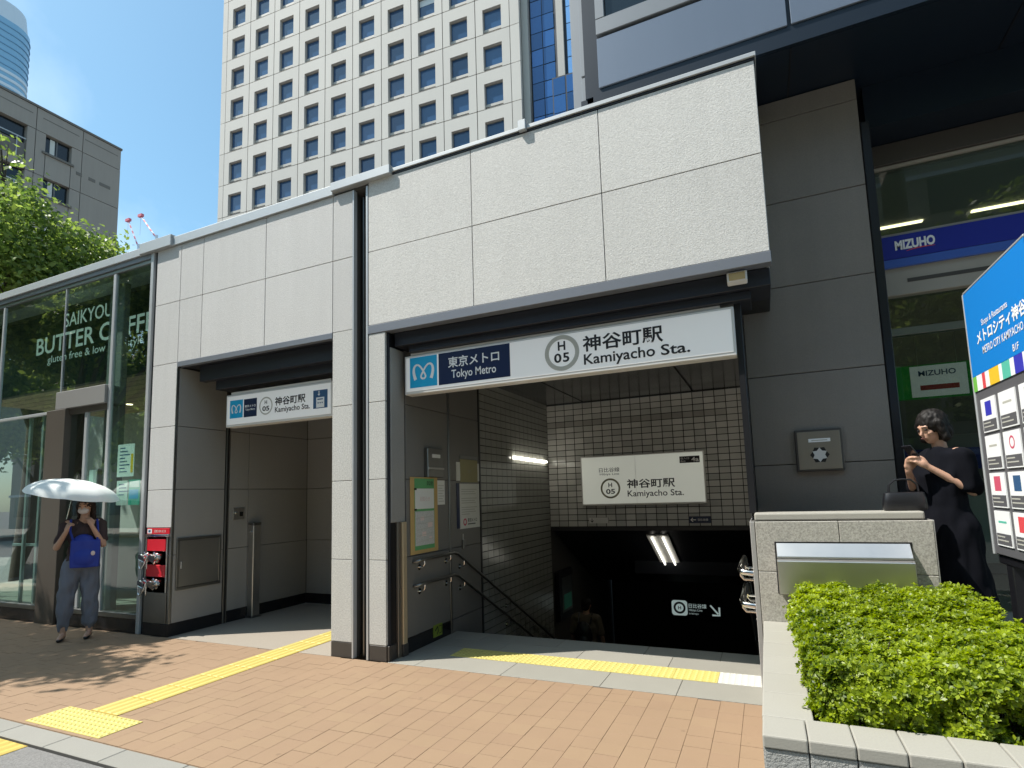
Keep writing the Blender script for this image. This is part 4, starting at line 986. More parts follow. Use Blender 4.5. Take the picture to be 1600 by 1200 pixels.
# hall inside
bx('inner_wall', 'grey_wall', bk, 0.99, 9, 9.6, 9.7, 0.47, 4.7)
bx('inner_wall', 'pale_wall', bk, 0.99, 1.05, 6.31, 9.6, 0.47, 4.7)
bx('inner_ceiling', 'pale_wall', bk, 1.0, 9, 6.13, 9.6, 4.55, 4.62)
bx('inner_floor', 'cafe_floor', bk, 1.0, 9, 6.12, 9.6, 0.40, 0.468)
bx('machine_front', 'grey_wall', bk, 1.25, 5, 8.4, 9.5, 0.47, 2.15, 0.01)
bx('machine_band', 'mizuho_blue', bk, 1.25, 5, 8.36, 8.39, 1.72, 1.98)
bx('machine_canopy', 'bank_green', bk, 1.10, 2.3, 7.8, 7.86, 2.55, 2.95)
for x in (1.4, 2.2, 3.0): bx('machine_panel', 'pale_wall', bk, x, x + 0.6, 8.37, 8.395, 0.6, 1.6, 0.005)
for x in (1.35, 2.3, 3.3, 4.4):
    for y in (7.4, 8.7): bx('ceiling_light', 'lamp_warm', bk, x, x + 0.5, y, y + 0.05, 4.535, 4.548)
# hanging placard behind the door glass
hp = thing('bank_placard', 'white bank placard with red line hanging behind the door glass', 'sign', (1.49, 6.06, 2.34))
F = FRONT(6.055)
fb('plate', 'white_sign', hp, F, 1.283, 1.705, 2.345, 2.63, -0.01, 0.0, 0.002)
text('MIZUHO', F, 1.345, 2.535, 0.05, 'tag_blue', hp, 0.02, 0.28, 'LEFT', 0.002)
fb('red_line', 'p_red', hp, F, 1.35, 1.64, 2.405, 2.45, 0.0005, 0.0015)
for x in (1.35, 1.64): MB().tube([(x, 6.06, 2.63), (x, 6.06, 2.92)], 0.002, 5).build('cord', 'steel', hp)
# intercom box on the stone wall
it = thing('wall_intercom', 'square steel intercom box with star emblem on the dark stone wall', 'intercom', (0.44, 5.42, 1.7))
F = FRONT(5.43)
fb('casing', 'brown_panel', it, F, 0.258, 0.618, 1.695, 2.055, 0.001, 0.05, 0.006)
fb('face_plate', 'steel_brown', it, F, 0.276, 0.602, 1.712, 2.038, 0.0505, 0.055, 0.003)
fb('name_plate', 'white_print', it, F, 0.362, 0.528, 1.945, 1.975, 0.0555, 0.057)
fb('print_line', 'ring_grey', it, F, 0.385, 0.505, 1.956, 1.964, 0.0572, 0.0576)
P = []
for k in range(12):
    r = 0.074 if k % 2 == 0 else 0.060
    P.append(F.p(0.440 + r * math.cos(R_(30 * k)), 1.835 + r * math.sin(R_(30 * k)), 0.056))
MB().quad(*P).build('emblem', 'black_metal', it)
P = []
for k in range(12):
    r = 0.062 if k % 2 else 0.040
    P.append(F.p(0.440 + r * math.cos(R_(30 * k)), 1.835 + r * math.sin(R_(30 * k)), 0.057))
MB().quad(*P).build('emblem', 'sign_frame', it)

# ================================================================== DIRECTORY BOARD
db = thing('directory_board', 'tall directory board with blue header and rows of shop cards', 'sign board', (1.41, 4.22, 0))
FD = FACE_NX(1.35)
bx('casing', 'board_dark', db, 1.355, 1.47, 3.70, 4.70, 1.09, 2.86, 0.006)
bx('edge_trim', 'alu', db, 1.348, 1.475, 4.701, 4.722, 1.085, 2.868, 0.004)
bx('edge_trim', 'alu', db, 1.348, 1.475, 3.70, 4.70, 2.861, 2.876, 0.003)
fb('header', 'board_blue', db, FD, -4.698, -3.70, 2.275, 2.858, -0.004, 0.001)
strip = [('p_green', 0.07), ('white_print', 0.10), ('p_red', 0.055), ('white_print', 0.07), ('p_yellow', 0.16), ('white_print', 0.05), ('p_teal', 0.12), ('white_print', 0.06), ('p_violet', 0.12), ('white_print', 0.2)]
a = -4.698
for m_, w in strip:
    fb('colour_strip', m_, db, FD, a, min(a + w, -3.70), 2.172, 2.273, -0.004, 0.0012); a += w
text('Shops & Restaurants', FD, -4.42, 2.555, 0.052, 'white_print', db, 0.008, 0.42, 'LEFT', 0.003)
text('メトロシティ神谷町', FD, -4.53, 2.462, 0.088, 'white_print', db, 0.03, 0.86, 'LEFT', 0.003)
text('METRO CITY KAMIYACHO', FD, -4.45, 2.388, 0.048, 'white_print', db, 0.008, 0.62, 'LEFT', 0.003)
text('B1F', FD, -4.0, 2.30, 0.04, 'white_print', db, 0.008, None, 'LEFT', 0.003)
icons = ['p_violet', 'ring_grey', 'ring_grey', 'ring_grey', 'p_pink', 'ring_olive', 'p_pink', 'tag_blue', 'ring_grey', 'p_teal', 'p_red', 'ring_grey']
k = 0
for r in range(4):
    for c in range(3):
        a0 = -4.605 + 0.305 * c; b1 = 2.105 - 0.243 * r
        cdp = fb('shop_card', 'white_print', db, FD, a0, a0 + 0.245, b1 - 0.22, b1, -0.004, 0.003)
        fb('caption', 'board_dark', cdp, FD, a0 + 0.008, a0 + 0.237, b1 - 0.212, b1 - 0.142, 0.003, 0.0038)
        for q in range(2): fb('caption_line', 'ring_grey', cdp, FD, a0 + 0.02, a0 + 0.14 + 0.05 * q, b1 - 0.165 - 0.024 * q, b1 - 0.157 - 0.024 * q, 0.0038, 0.0044)
        ic_ = icons[(r * 3 + c) % 12]
        if k in (1, 3, 9): fb('logo', ic_, cdp, FD, a0 + 0.06, a0 + 0.19, b1 - 0.075, b1 - 0.062, 0.003, 0.0036)
        elif k == 4: ring(FD, a0 + 0.122, b1 - 0.068, 0.028, 0.04, 0.0036, 'logo', 'p_pink', cdp, 24)
        else: fb('logo', ic_, cdp, FD, a0 + 0.07, a0 + 0.175, b1 - 0.115, b1 - 0.022, 0.003, 0.0036)
        k += 1
for y in (3.85, 4.55): bx('leg', 'black_metal', db, 1.375, 1.45, y - 0.05, y + 0.05, -0.19, 1.088, 0.005)
bx('foot_plate', 'black_metal', db, 1.37, 1.455, 3.72, 4.70, 1.03, 1.085, 0.006)

# ================================================================== THE CAFE PAVILION
cf = thing('cafe_pavilion', 'glass fronted cafe pavilion with green lettering at left', 'building', (-9.5, 4.56, 0))
XL = -14.0
MB().prism([(XL, D - 0.03, 4.955), (XL, 5.2, 4.955), (XL, 5.2, 5.09), (XL, D + 0.03, 5.094), (XL, D - 0.03, 5.06)], (-7.502 - XL, 0, 0)).build('coping', 'alu', cf, 0.003)
bx('roof_slab', 'joint', cf, XL, -7.26, 5.21, 7.6, 4.90, 5.02)
bx('head_beam', 'steel_dark', cf, XL, -7.30, D + 0.01, D + 0.16, 4.83, 4.953, 0.004)
bx('head_beam', 'alu_grey', cf, XL, -7.30, D - 0.006, D + 0.012, 4.885, 4.953, 0.003)
bx('base', 'black_granite', cf, XL, -7.255, D + 0.004, D + 0.12, 0, 0.17, 0.003)
bx('sill', 'steel_dark', cf, XL, -7.255, D - 0.004, D + 0.13, 0.171, 0.235, 0.004)
bx('side_frame', 'alu', cf, -7.305, -7.245, D - 0.012, D + 0.10, 0, 4.953, 0.004)
bx('side_frame', 'black_metal', cf, -7.243, -7.195, D + 0.02, D + 0.10, 0, 4.953)
mul = [(-12.6, 0.04), (-10.99, 0.05), (-9.29, 0.022), (-8.12, 0.06)]
for x, w in mul:
    MB().box(x - w / 2, x + w / 2, D + 0.012, D + 0.012 + w * 0.8, 0.236, 4.829).build('mullion', 'alu', cf, 0.004)
ed = [XL] + [m_[0] for m_ in mul] + [-7.275]
for a, b in zip(ed, ed[1:]):
    if abs(a + 9.29) < 0.01:
        fb('pane', 'cafe_glass', cf, FRONT(D + 0.03), a + 0.02, b - 0.035, 3.262, 4.828, -0.012, 0.0)
        fb('door_pane', 'cafe_glass', cf, FRONT(D + 0.05), -9.045, b - 0.04, 0.24, 2.99, -0.012, 0.0)
    else: fb('pane', 'cafe_glass', cf, FRONT(D + 0.03), a + 0.03, b - 0.03, 0.237, 4.828, -0.012, 0.0)
bx('door_post', 'brown_frame', cf, -9.52, -9.05, D - 0.03, D + 0.24, 0.0, 3.0, 0.006)
bx('door_header', 'grey_wall', cf, -9.33, -8.16, D - 0.02, D + 0.24, 3.003, 3.26, 0.006)
bx('door_rail', 'brown_frame', cf, -9.045, -8.16, D + 0.02, D + 0.09, 2.92, 3.0, 0.003)
for x in (-8.66,): bx('door_stile', 'alu', cf, x - 0.03, x + 0.03, D + 0.03, D + 0.07, 0.24, 2.92, 0.004)
bx('transom', 'alu', cf, -10.95, -9.525, D + 0.005, D + 0.05, 2.96, 3.0, 0.003)
for x in (-10.1, -9.75): bx('transom_post', 'alu', cf, x - 0.025, x + 0.025, D + 0.045, D + 0.08, 0.24, 2.96, 0.003)
bx('handrail_bar', 'alu', cf, -10.95, -9.525, D + 0.30, D + 0.34, 1.02, 1.06, 0.004)
# inside
bx('inner_floor', 'cafe_floor', cf, XL, -7.2, D + 0.125, 7.5, 0.10, 0.16)
bx('inner_wall', 'pale_wall', cf, XL, -7.2, 7.5, 7.6, 0, 4.9)
bx('inner_wall', 'grey_wall', cf, -7.25, -7.192, D + 0.13, 7.5, 0.16, 4.9)
bx('inner_column', 'grey_wall', cf, -8.62, -8.28, 4.80, 4.89, 0.16, 4.82, 0.01)
bx('bulkhead', 'cafe_board', cf, -13.5, -7.26, 5.205, 5.30, 3.58, 4.88)
bx('inner_ceiling', 'wood_ceiling', cf, -13.5, -7.26, 5.302, 7.48, 3.60, 3.66)
for k in range(9): bx('ceiling_seam', 'brown_frame', cf, -13.5, -7.26, 5.55 + 0.22 * k, 5.556 + 0.22 * k, 3.596, 3.6)
for (x, y) in ((-11.2, 5.9), (-10.0, 5.75), (-8.75, 5.75), (-7.9, 5.9), (-9.4, 6.7), (-8.2, 6.7), (-11.4, 6.8), (-10.4, 6.7), (-12.4, 6.2), (-9.2, 6.2), (-10.7, 6.2)):
    MB().tube([(x, y, 3.592), (x, y, 3.599)], 0.055, 16).build('downlight_or_added_light', 'lamp_warm', cf)  # includes extra downlights added to brighten the cafe inside
F = FRONT(5.204)
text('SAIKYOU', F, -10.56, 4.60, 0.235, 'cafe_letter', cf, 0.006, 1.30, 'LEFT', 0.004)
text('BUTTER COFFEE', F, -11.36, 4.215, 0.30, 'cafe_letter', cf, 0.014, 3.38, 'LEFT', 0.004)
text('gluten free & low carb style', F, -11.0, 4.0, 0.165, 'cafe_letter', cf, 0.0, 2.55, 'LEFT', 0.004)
# things inside the cafe
ct = thing('cafe_counter', 'pale counter inside the cafe behind the glass', 'counter', (-10.4, 6.4, 0.16))
bx('body', 'pale_wall', ct, -11.6, -9.5, 6.2, 6.7, 0.161, 1.05, 0.01); bx('top', 'wood_ceiling', ct, -11.65, -9.45, 6.15, 6.75, 1.051, 1.10, 0.006)
sh = thing('display_shelf', 'shelf of bright packets and jars inside the cafe window', 'shelf', (-10.3, 5.5, 0.16))
for z in (0.55, 1.0, 1.45, 1.9): bx('shelf_board', 'pale_wall', sh, -10.9, -9.7, 5.35, 5.65, z, z + 0.03, 0.003)
for x in (-10.9, -9.73): bx('upright', 'alu', sh, x, x + 0.03, 5.35, 5.65, 0.161, 2.2, 0.003)
rc = random.Random(5)
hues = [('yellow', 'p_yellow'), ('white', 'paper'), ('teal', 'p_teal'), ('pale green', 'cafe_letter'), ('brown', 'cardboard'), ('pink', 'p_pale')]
for lev, z in (('lowest', 0.58), ('second', 1.03), ('third', 1.48), ('top', 1.93)):
    rc.shuffle(hues); x = -10.80
    for hn, hm in hues[:5]:
        w = rc.uniform(0.09, 0.16); h = rc.uniform(0.12, 0.3)
        pk = bx('packet', hm, None, x, x + w, 5.40, 5.52, z + 0.001, z + h, 0.008)
        tag(pk, '%s packet on the %s board of the cafe window shelf' % (hn, lev), 'packet', 'packets on the cafe shelf'); x += w + rc.uniform(0.05, 0.1)
ab = thing('sandwich_board', 'dark folding sign board standing inside the cafe door', 'sign board', (-7.75, 4.95, 0.16))
for s in (-1, 1):
    MB().prism([(-7.95, 5.22 + s * 0.02, 1.15), (-7.45, 5.22 + s * 0.02, 1.15), (-7.40, 5.22 + s * 0.22, 0.161), (-8.0, 5.22 + s * 0.22, 0.161)], (0, 0.02 * s, 0)).build('leaf', 'brown_panel', ab)
for (label, x0, x1, z0, z1, m_, ln) in (('tall printed price list taped inside the cafe glass', -7.93, -7.575, 1.975, 2.41, 'paper', 8),
                                ('pale sheet below the price list on the cafe glass', -7.92, -7.69, 1.60, 1.925, 'paper', 4),
                                ('blue and green flyer below the price list on the cafe glass', -7.665, -7.43, 1.60, 1.93, 'p_teal', 0)):
    ps = thing('poster', label, 'poster', ((x0 + x1) / 2, D + 0.06, z0))
    Fp = FRONT(D + 0.05)
    fb('sheet', m_, ps, Fp, x0, x1, z0, z1, -0.002, 0.0)
    for k in range(ln): fb('print_line', 'tag_blue', ps, Fp, x0 + 0.05, x0 + 0.16 + 0.05 * (k % 3), z1 - 0.06 - 0.045 * k, z1 - 0.045 - 0.045 * k, 0.0003, 0.001)
    if ln == 8:
        fb('print_block', 'p_yellow', ps, Fp, x1 - 0.07, x1 - 0.02, z0 + 0.05, z0 + 0.30, 0.0003, 0.001)
    if ln == 0:
        fb('print_block', 'cyan', ps, Fp, x0 + 0.02, x1 - 0.03, z0 + 0.08, z0 + 0.20, 0.0003, 0.001)
        fb('print_block', 'paper', ps, Fp, x0 + 0.02, x1 - 0.02, z1 - 0.1, z1 - 0.02, 0.0003, 0.001)

# ================================================================== FOLIAGE TOOLS
def leaf_cloud(name, blobs, n, size, m, parent, seed, shell=0.55, flat=0.5, kind=None, aspect=0.55, clump=0, clump_r=0.2):
    r = np.random.default_rng(seed)
    vol = np.array([b[1][0] * b[1][1] * b[1][2] for b in blobs]); pr = vol ** 0.8; pr /= pr.sum()
    nc = n // clump if clump else n
    bi = r.choice(len(blobs), nc, p=pr)
    d = r.normal(size=(nc, 3)); d /= np.linalg.norm(d, axis=1, keepdims=True)
    rad = shell + (1 - shell) * r.random(nc) ** 0.7
    rad *= 1 + 0.14 * np.sin(d[:, 0] * 7 + bi) * np.cos(d[:, 2] * 6 + d[:, 1] * 5 + bi * 2)
    C = np.array([b[0] for b in blobs])[bi]; S = np.array([b[1] for b in blobs])[bi]
    P = C + d * S * rad[:, None]; N = d.copy()
    if clump:
        P = np.repeat(P, clump, 0) ; N = np.repeat(N, clump, 0)
        P = P + r.normal(size=P.shape) * clump_r
    n = len(P)
    nrm = N * 0.7 + r.normal(size=(n, 3)) * 0.8; nrm[:, 2] += flat; nrm /= np.linalg.norm(nrm, axis=1, keepdims=True)
    t = r.normal(size=(n, 3)); t -= nrm * (t * nrm).sum(1, keepdims=True); t /= np.linalg.norm(t, axis=1, keepdims=True)
    b = np.cross(nrm, t)
    sz = size * r.uniform(0.6, 1.25, n)[:, None]
    v = np.empty((n, 4, 3)); v[:, 0] = P - t * sz * 0.5; v[:, 1] = P + b * sz * aspect * 0.5 + nrm * sz * 0.06; v[:, 2] = P + t * sz * 0.5; v[:, 3] = P - b * sz * aspect * 0.5 + nrm * sz * 0.06
    off = offset_of(parent) if parent is not None else Vector((0, 0, 0))
    v -= np.array(off)
    me = bpy.data.meshes.new(name); me.vertices.add(4 * n); me.loops.add(4 * n); me.polygons.add(n)
    me.vertices.foreach_set('co', v.reshape(-1)); me.loops.foreach_set('vertex_index', np.arange(4 * n, dtype=np.int32))
    me.polygons.foreach_set('loop_start', np.arange(0, 4 * n, 4, dtype=np.int32))
    me.update(calc_edges=True); me.validate()
    me.materials.append(MATS[m])
    o = bpy.data.objects.new(name, me); COL.objects.link(o); o.parent = parent
    return tag(o, kind=kind)
def tree(name, label, base, blobs, n, size, seed, m='leaf_tree', r0=0.16, group=None, fork=0.45, clump=6, clump_r=0.16, shell=0.35):
    root = thing(name, label, 'tree', base, group)
    bs = Vector(base); rt = random.Random(seed)
    cen = sum((Vector(b[0]) for b in blobs), Vector()) / len(blobs)
    top = Vector((bs.x + (cen.x - bs.x) * 0.5, bs.y + (cen.y - bs.y) * 0.5, bs.z + (cen.z - bs.z) * fork))
    tk = MB(); tk.tube([bs, bs.lerp(top, 0.35) + Vector((rt.uniform(-.08, .08), rt.uniform(-.08, .08), 0)), bs.lerp(top, 0.7) + Vector((rt.uniform(-.08, .08), rt.uniform(-.08, .08), 0)), top], [r0 * 1.25, r0, r0 * 0.9, r0 * 0.75], 10)
    tk.build('trunk', 'bark', root, smo=True)
    br = MB()
    for b in blobs:
        c = Vector(b[0]); m1 = top.lerp(c, 0.5) + Vector((rt.uniform(-.2, .2), rt.uniform(-.2, .2), 0.15))
        br.tube([top - Vector((0, 0, 0.1)), m1, c], [r0 * 0.55, r0 * 0.3, r0 * 0.12], 7)
        for k in range(5):
            dv = Vector((rt.uniform(-1, 1), rt.uniform(-1, 1), rt.uniform(-.5, 1))).normalized()
            e = c + Vector((dv.x * b[1][0], dv.y * b[1][1], dv.z * b[1][2])) * 0.8
            br.tube([m1.lerp(c, 0.7), m1.lerp(c, 0.7).lerp(e, 0.5) + Vector((0, 0, .05)), e], [r0 * 0.14, r0 * 0.08, r0 * 0.03], 5)
    br.build('branch', 'bark', root, smo=True)
    leaf_cloud('crown', blobs, n, size, m, root, seed, shell, clump=clump, clump_r=clump_r)
    return root
# the tree behind the cafe roof
tree('street_tree', 'tall bright green tree rising behind the cafe roof at left', (-17.5, 8.0, -0.2),
     [((-17.5, 7.3, 8.9), (1.2, 0.85, 1.25)), ((-17.4, 8.1, 8.6), (1.2, 0.8, 0.95)), ((-17.5, 8.95, 8.5), (1.1, 0.75, 1.0)), ((-17.6, 9.45, 8.7), (1.0, 0.55, 0.95)),
      ((-17.3, 8.6, 7.3), (1.5, 1.3, 1.0)), ((-17.4, 7.2, 7.4), (1.5, 1.2, 1.0)), ((-17.0, 6.4, 8.4), (1.2, 0.9, 1.3)), ((-17.2, 9.75, 7.6), (0.9, 0.5, 0.7)), ((-17.4, 6.93, 10.85), (0.35, 0.2, 0.3))], 15000, 0.17, 11, r0=0.2, clump=8, clump_r=0.2, shell=0.6)
# the tree beside the crossing that shades the pavement (only a twig of it reaches the picture)
tree('street_tree', 'street tree beyond the left edge that throws dappled shade on the pavement', (-17.0, 1.7, -0.2),
     [((-12.2, 1.9, 6.2), (1.7, 0.7, 0.6)), ((-10.6, 1.55, 5.7), (1.2, 0.6, 0.4)), ((-13.8, 1.8, 6.0), (1.5, 0.8, 0.7)), ((-11.2, 2.2, 6.6), (0.9, 0.35, 0.3)),
      ((-11.3, 1.2, 4.9), (1.3, 0.5, 0.35)), ((-9.2, 1.85, 5.2), (0.7, 0.4, 0.2)), ((-12.9, 2.4, 5.4), (1.3, 0.4, 0.5)), ((-13.6, 1.1, 4.6), (1.3, 0.5, 0.4)), ((-12.4, 0.8, 6.3), (0.9, 0.35, 0.3)),
      ((-16.2, 1.6, 6.4), (1.8, 1.5, 1.2)), ((-14.9, 1.5, 5.2), (1.1, 0.8, 0.5))], 36000, 0.16, 23, m='leaf_tree', r0=0.15, clump=9, clump_r=0.16)
# trees further along the kerb and across the road, seen mirrored in the cafe and bank glass
def tree_copy(root, label, loc, rz, sc=1.0, group=None):
    r = root.copy(); COL.objects.link(r); r.location = loc; r.rotation_euler = (0, 0, rz); r.scale = (sc, sc, sc); r['label'] = label
    for ch in root.children: c = ch.copy(); COL.objects.link(c); c.parent = r
    return r
rt = random.Random(44)
ft = tree('street_tree', 'leafy street tree along the kerb mirrored low in the left cafe pane', (-21.5, 0.6, -0.05),
     [((-21.5, 0.6, 5.4), (2.3, 2.0, 1.7)), ((-22.9, 1.1, 4.4), (1.6, 1.4, 1.2)), ((-20.1, 0.2, 4.6), (1.6, 1.4, 1.3)), ((-21.4, 0.9, 7.1), (1.5, 1.4, 1.1)), ((-21.1, 1.4, 3.5), (1.5, 1.1, 0.9)), ((-21.9, -0.9, 4.6), (1.4, 1.2, 1.1))],
     16000, 0.22, 61, m='leaf_tree', r0=0.15, group='street trees out of direct view', clump=6, clump_r=0.2)
for lab, x, y, rz, sc in (('leafy street tree along the kerb mirrored high in the left cafe pane', -27.5, 0.4, 1.1, 1.1), ('leafy tree across the road mirrored first from the cafe door', -24.0, -9.8, 2.0, 1.25),
        ('leafy tree across the road mirrored second from the cafe door', -29.5, -10.6, 0.4, 1.35), ('leafy tree across the road mirrored third from the cafe door', -35.5, -9.9, 2.8, 1.4),
        ('leafy tree across the road mirrored farthest left in the cafe glass', -42.0, -10.5, 4.0, 1.5), ('leafy tree across the road mirrored in the bank door glass', 3.2, -11.0, 5.0, 1.3), ('leafy tree across the road mirrored right of the bank door', 8.5, -10.4, 3.3, 1.35),
        ('leafy tree across the road mirrored between cafe and lift opening', -18.6, -10.2, 0.9, 1.2)):
    tree_copy(ft, lab, (x, y, -0.05), rz, sc)
# the azalea hedge in the planter
hg = thing('azalea_hedge', 'bright yellow green azalea hedge filling the stone planter', 'hedge', (0.6, 3.5, 0.5))
rh = random.Random(9)
def hedge_points(n, r, x0, x1, y0, y1, z0, zf, zb):
    """points and normals on a clipped, lumpy hedge block; its top rises from zf in front to zb at the back"""
    K = r.normal(size=(14, 3)) * np.array([17, 17, 20]); PH = r.uniform(0, 6.28, 14)
    lump = lambda p: np.cos(p @ K.T + PH).sum(1) / 14 ** 0.5
    ar = np.array([(x1 - x0) * (y1 - y0) * 1.15, (x1 - x0) * (zf - z0), (y1 - y0) * (zf - z0)]); f = r.choice(3, n, p=ar / ar.sum())
    q = r.random((n, 3)); X = x0 + (x1 - x0) * q[:, 0]; Y = y0 + (y1 - y0) * q[:, 1]; T = zf + (zb - zf) * (Y - y0) / (y1 - y0); Z = z0 + (T - z0) * q[:, 2]
    N = np.zeros((n, 3)); N[f == 0, 2] = 1; Z[f == 0] = T[f == 0]; N[f == 1, 1] = -1; Y[f == 1] = y0; N[f == 2, 0] = -1; X[f == 2] = x0
    P = np.stack([X, Y, Z], 1)
    # soften the clipped edges
    ex = np.clip(1 - (X - x0) / 0.10, 0, 1); ey = np.clip(1 - (Y - y0) / 0.10, 0, 1); ez = np.clip(1 - (T - Z) / 0.10, 0, 1)
    N += 0.9 * (np.stack([-ex, -ey, ez], 1)) ; N /= np.linalg.norm(N, axis=1, keepdims=True)
    rd = 0.05 * ((ex * ez) ** 2 + (ey * ez) ** 2 + (ex * ey) ** 2)
    L_ = lump(P)
    P += N * (0.032 * L_ - rd - 0.06 * r.random(n) ** 1.6 + 0.022 * (r.random(n) < 0.06))[:, None]
    keep = (L_ > -0.75) | (r.random(n) < 0.35) | ((f == 0) & (r.random(n) < 0.8))
    return P[keep], N[keep]
def rosettes(name, P, N0, size, per, m, parent, r):
    n = len(P)
    N = N0 * 0.75 + np.array([-0.1, -0.1, 0.6]) + r.normal(size=(n, 3)) * 0.38; N /= np.linalg.norm(N, axis=1, keepdims=True)
    T = r.normal(size=(n, 3)); T -= N * (T * N).sum(1, keepdims=True); T /= np.linalg.norm(T, axis=1, keepdims=True); B = np.cross(N, T)
    sz = size * r.uniform(0.6, 1.25, n); V4 = np.empty((n, per, 4, 3))
    for k in range(per):
        w = 2 * np.pi * k / per + r.uniform(-0.3, 0.3, n); el = r.uniform(0.15, 0.95, n)
        dv = (T * np.cos(w)[:, None] + B * np.sin(w)[:, None]) * np.cos(el)[:, None] + N * np.sin(el)[:, None]
        sd_ = np.cross(dv, N); sd_ /= np.linalg.norm(sd_, axis=1, keepdims=True) + 1e-9
        L_ = (sz * r.uniform(0.8, 1.15, n))[:, None]
        V4[:, k, 0] = P + dv * L_ * 0.08; V4[:, k, 1] = P + dv * L_ * 0.6 + sd_ * L_ * 0.25; V4[:, k, 2] = P + dv * L_ - N * L_ * 0.12; V4[:, k, 3] = P + dv * L_ * 0.6 - sd_ * L_ * 0.25
    v = V4.reshape(-1, 3) - np.array(offset_of(parent)); nf = n * per
    me = bpy.data.meshes.new(name); me.vertices.add(4 * nf); me.loops.add(4 * nf); me.polygons.add(nf)
    me.vertices.foreach_set('co', v.reshape(-1)); me.loops.foreach_set('vertex_index', np.arange(4 * nf, dtype=np.int32)); me.polygons.foreach_set('loop_start', np.arange(0, 4 * nf, 4, dtype=np.int32))
    me.update(calc_edges=True); me.validate(); me.materials.append(MATS[m])
    o = bpy.data.objects.new(name, me); COL.objects.link(o); o.parent = parent; return o
rg5 = np.random.default_rng(5)
hp_, hn_ = hedge_points(20000, rg5, 0.135, 1.12, 2.74, 4.52, 0.53, 0.80, 0.88)
rosettes('foliage', hp_, hn_, 0.0245, 7, 'leaf_azalea', hg, rg5)
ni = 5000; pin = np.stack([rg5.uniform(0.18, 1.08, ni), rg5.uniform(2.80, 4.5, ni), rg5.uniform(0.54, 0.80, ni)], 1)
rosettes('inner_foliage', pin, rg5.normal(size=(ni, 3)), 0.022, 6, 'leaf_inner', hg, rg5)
tw_ = MB()
for k in range(260):
    x = rh.uniform(0.24, 1.05); y = rh.uniform(2.86, 4.4); p = Vector((x, y, 0.5))
    q = p + Vector((rh.uniform(-.12, .12), rh.uniform(-.12, .12), rh.uniform(.18, .36)))
    tw_.tube([p, p.lerp(q, 0.5) + Vector((rh.uniform(-.03, .03), rh.uniform(-.03, .03), 0)), q], [0.004, 0.003, 0.0015], 5)
tw_.build('twig', 'bark', hg, kind='stuff')

# ================================================================== THE OFFICE TOWER
TS = 0.66
U = Vector((0.9978, 0.0663, 0)); NN = Vector((0.0663, -0.9978, 0))
TO = Vector((-79.661 * TS, 60 * TS, 0)); Z0 = 1.57 + (54.104 - 1.57) * TS
BAY, FLR, U0 = 5.13 * TS, 5.6 * TS, 1.1 * TS
tw = thing('office_tower', 'pale stone office tower with a grid of square blue windows', 'building', (TO.x, TO.y, 0))
FT = Frame(TO, U)
NB, J0, J1 = 10, -3, 9
WT = U0 + NB * BAY
MB().fbox(FT, 0.02, WT + 0.9, 0, Z0 + FLR * (J1 + 1), -18, -0.45).build('core', 'tower_joint', tw)
MB().fbox(FT, 0, WT + 0.9, 0, Z0 + FLR * J0 - 0.02, -0.44, 0).build('lower_wall', 'tower_stone', tw)
# cell mesh: a slab with a deep window opening
def cell_mesh(w, h, a0, a1, b0, b1, dep, g=0.035):
    F = Frame((0, 0, 0), U); o = [(g, g), (w - g, g), (w - g, h - g), (g, h - g)]; i_ = [(a0, b0), (a1, b0), (a1, b1), (a0, b1)]
    mb = MB(); P = [F.p(*p, 0) for p in o] + [F.p(*p, 0) for p in i_] + [F.p(*p, -dep) for p in i_] + [F.p(*p, -0.06) for p in o]
    fs = []
    for k in range(4):
        k2 = (k + 1) % 4; fs += [(k, k2, 4 + k2, 4 + k), (4 + k, 4 + k2, 8 + k2, 8 + k), (12 + k, 12 + k2, k2, k)]
    return mb.add(P, fs).mesh(name='facade_panel')
WA0, WA1, WB0, WB1 = 0.746, 2.573, 0.02, 2.47
cm = cell_mesh(BAY, FLR, WA0, WA1, WB0, WB1, 0.42); cm.materials.append(MATS['tower_stone'])
Fl = Frame((0, 0, 0), U)
pane = MB().fbox(Fl, WA0, WA1, 0.60, WB1, -0.41, -0.34).mesh(name='pane'); pane.materials.append(MATS['tower_glass'])
fr = MB()
for (a0, a1, b0, b1) in ((WA0, WA1, 2.40, WB1), (WA0, WA0 + 0.07, 0.60, 2.40), (WA1 - 0.07, WA1, 0.60, 2.40), (WA0, WA1, 0.0 + WB0, 0.36)):  # last bar is a dark strip for the shade below the sill
    fr.fbox(Fl, a0, a1, b0, b1, -0.40, -0.30)
frm = fr.mesh(name='window'); frm.materials.append(MATS['tower_frame'])
sil = MB().fbox(Fl, WA0, WA1, 0.36, 0.60, -0.40, -0.24).mesh(name='sill'); sil.materials.append(MATS['tower_sill'])
blm = MB().fbox(Fl, WA0 + 0.08, WA1 - 0.08, 1.75, 2.395, -0.335, -0.325).mesh(name='blind_or_reflection'); blm.materials.append(MATS['blind_or_reflection'])  # pale sheet standing in for white reflections in a few panes
for j in range(J0, J1 + 1):
    for i in range(NB):
        p = FT.p(U0 + BAY * i, Z0 + FLR * j, 0)
        link('facade_panel', cm, None, tw, p)
        w = link('window', frm, None, tw, p)
        if rr.random() < 0.03:
            bl = link('blind_or_reflection', blm, None, w, p); bl.scale = (1, 1, 1)
        q = link('pane', pane, None, w, p); q.rotation_euler = (rr.uniform(-.004, .004), 0, rr.uniform(-.004, .004)); link('sill', sil, None, w, p)
em = MB().fbox(Fl, 0.02, U0 - 0.02, 0.025, FLR - 0.025, -0.44, 0).mesh(name='edge_panel'); em.materials.append(MATS['tower_stone'])
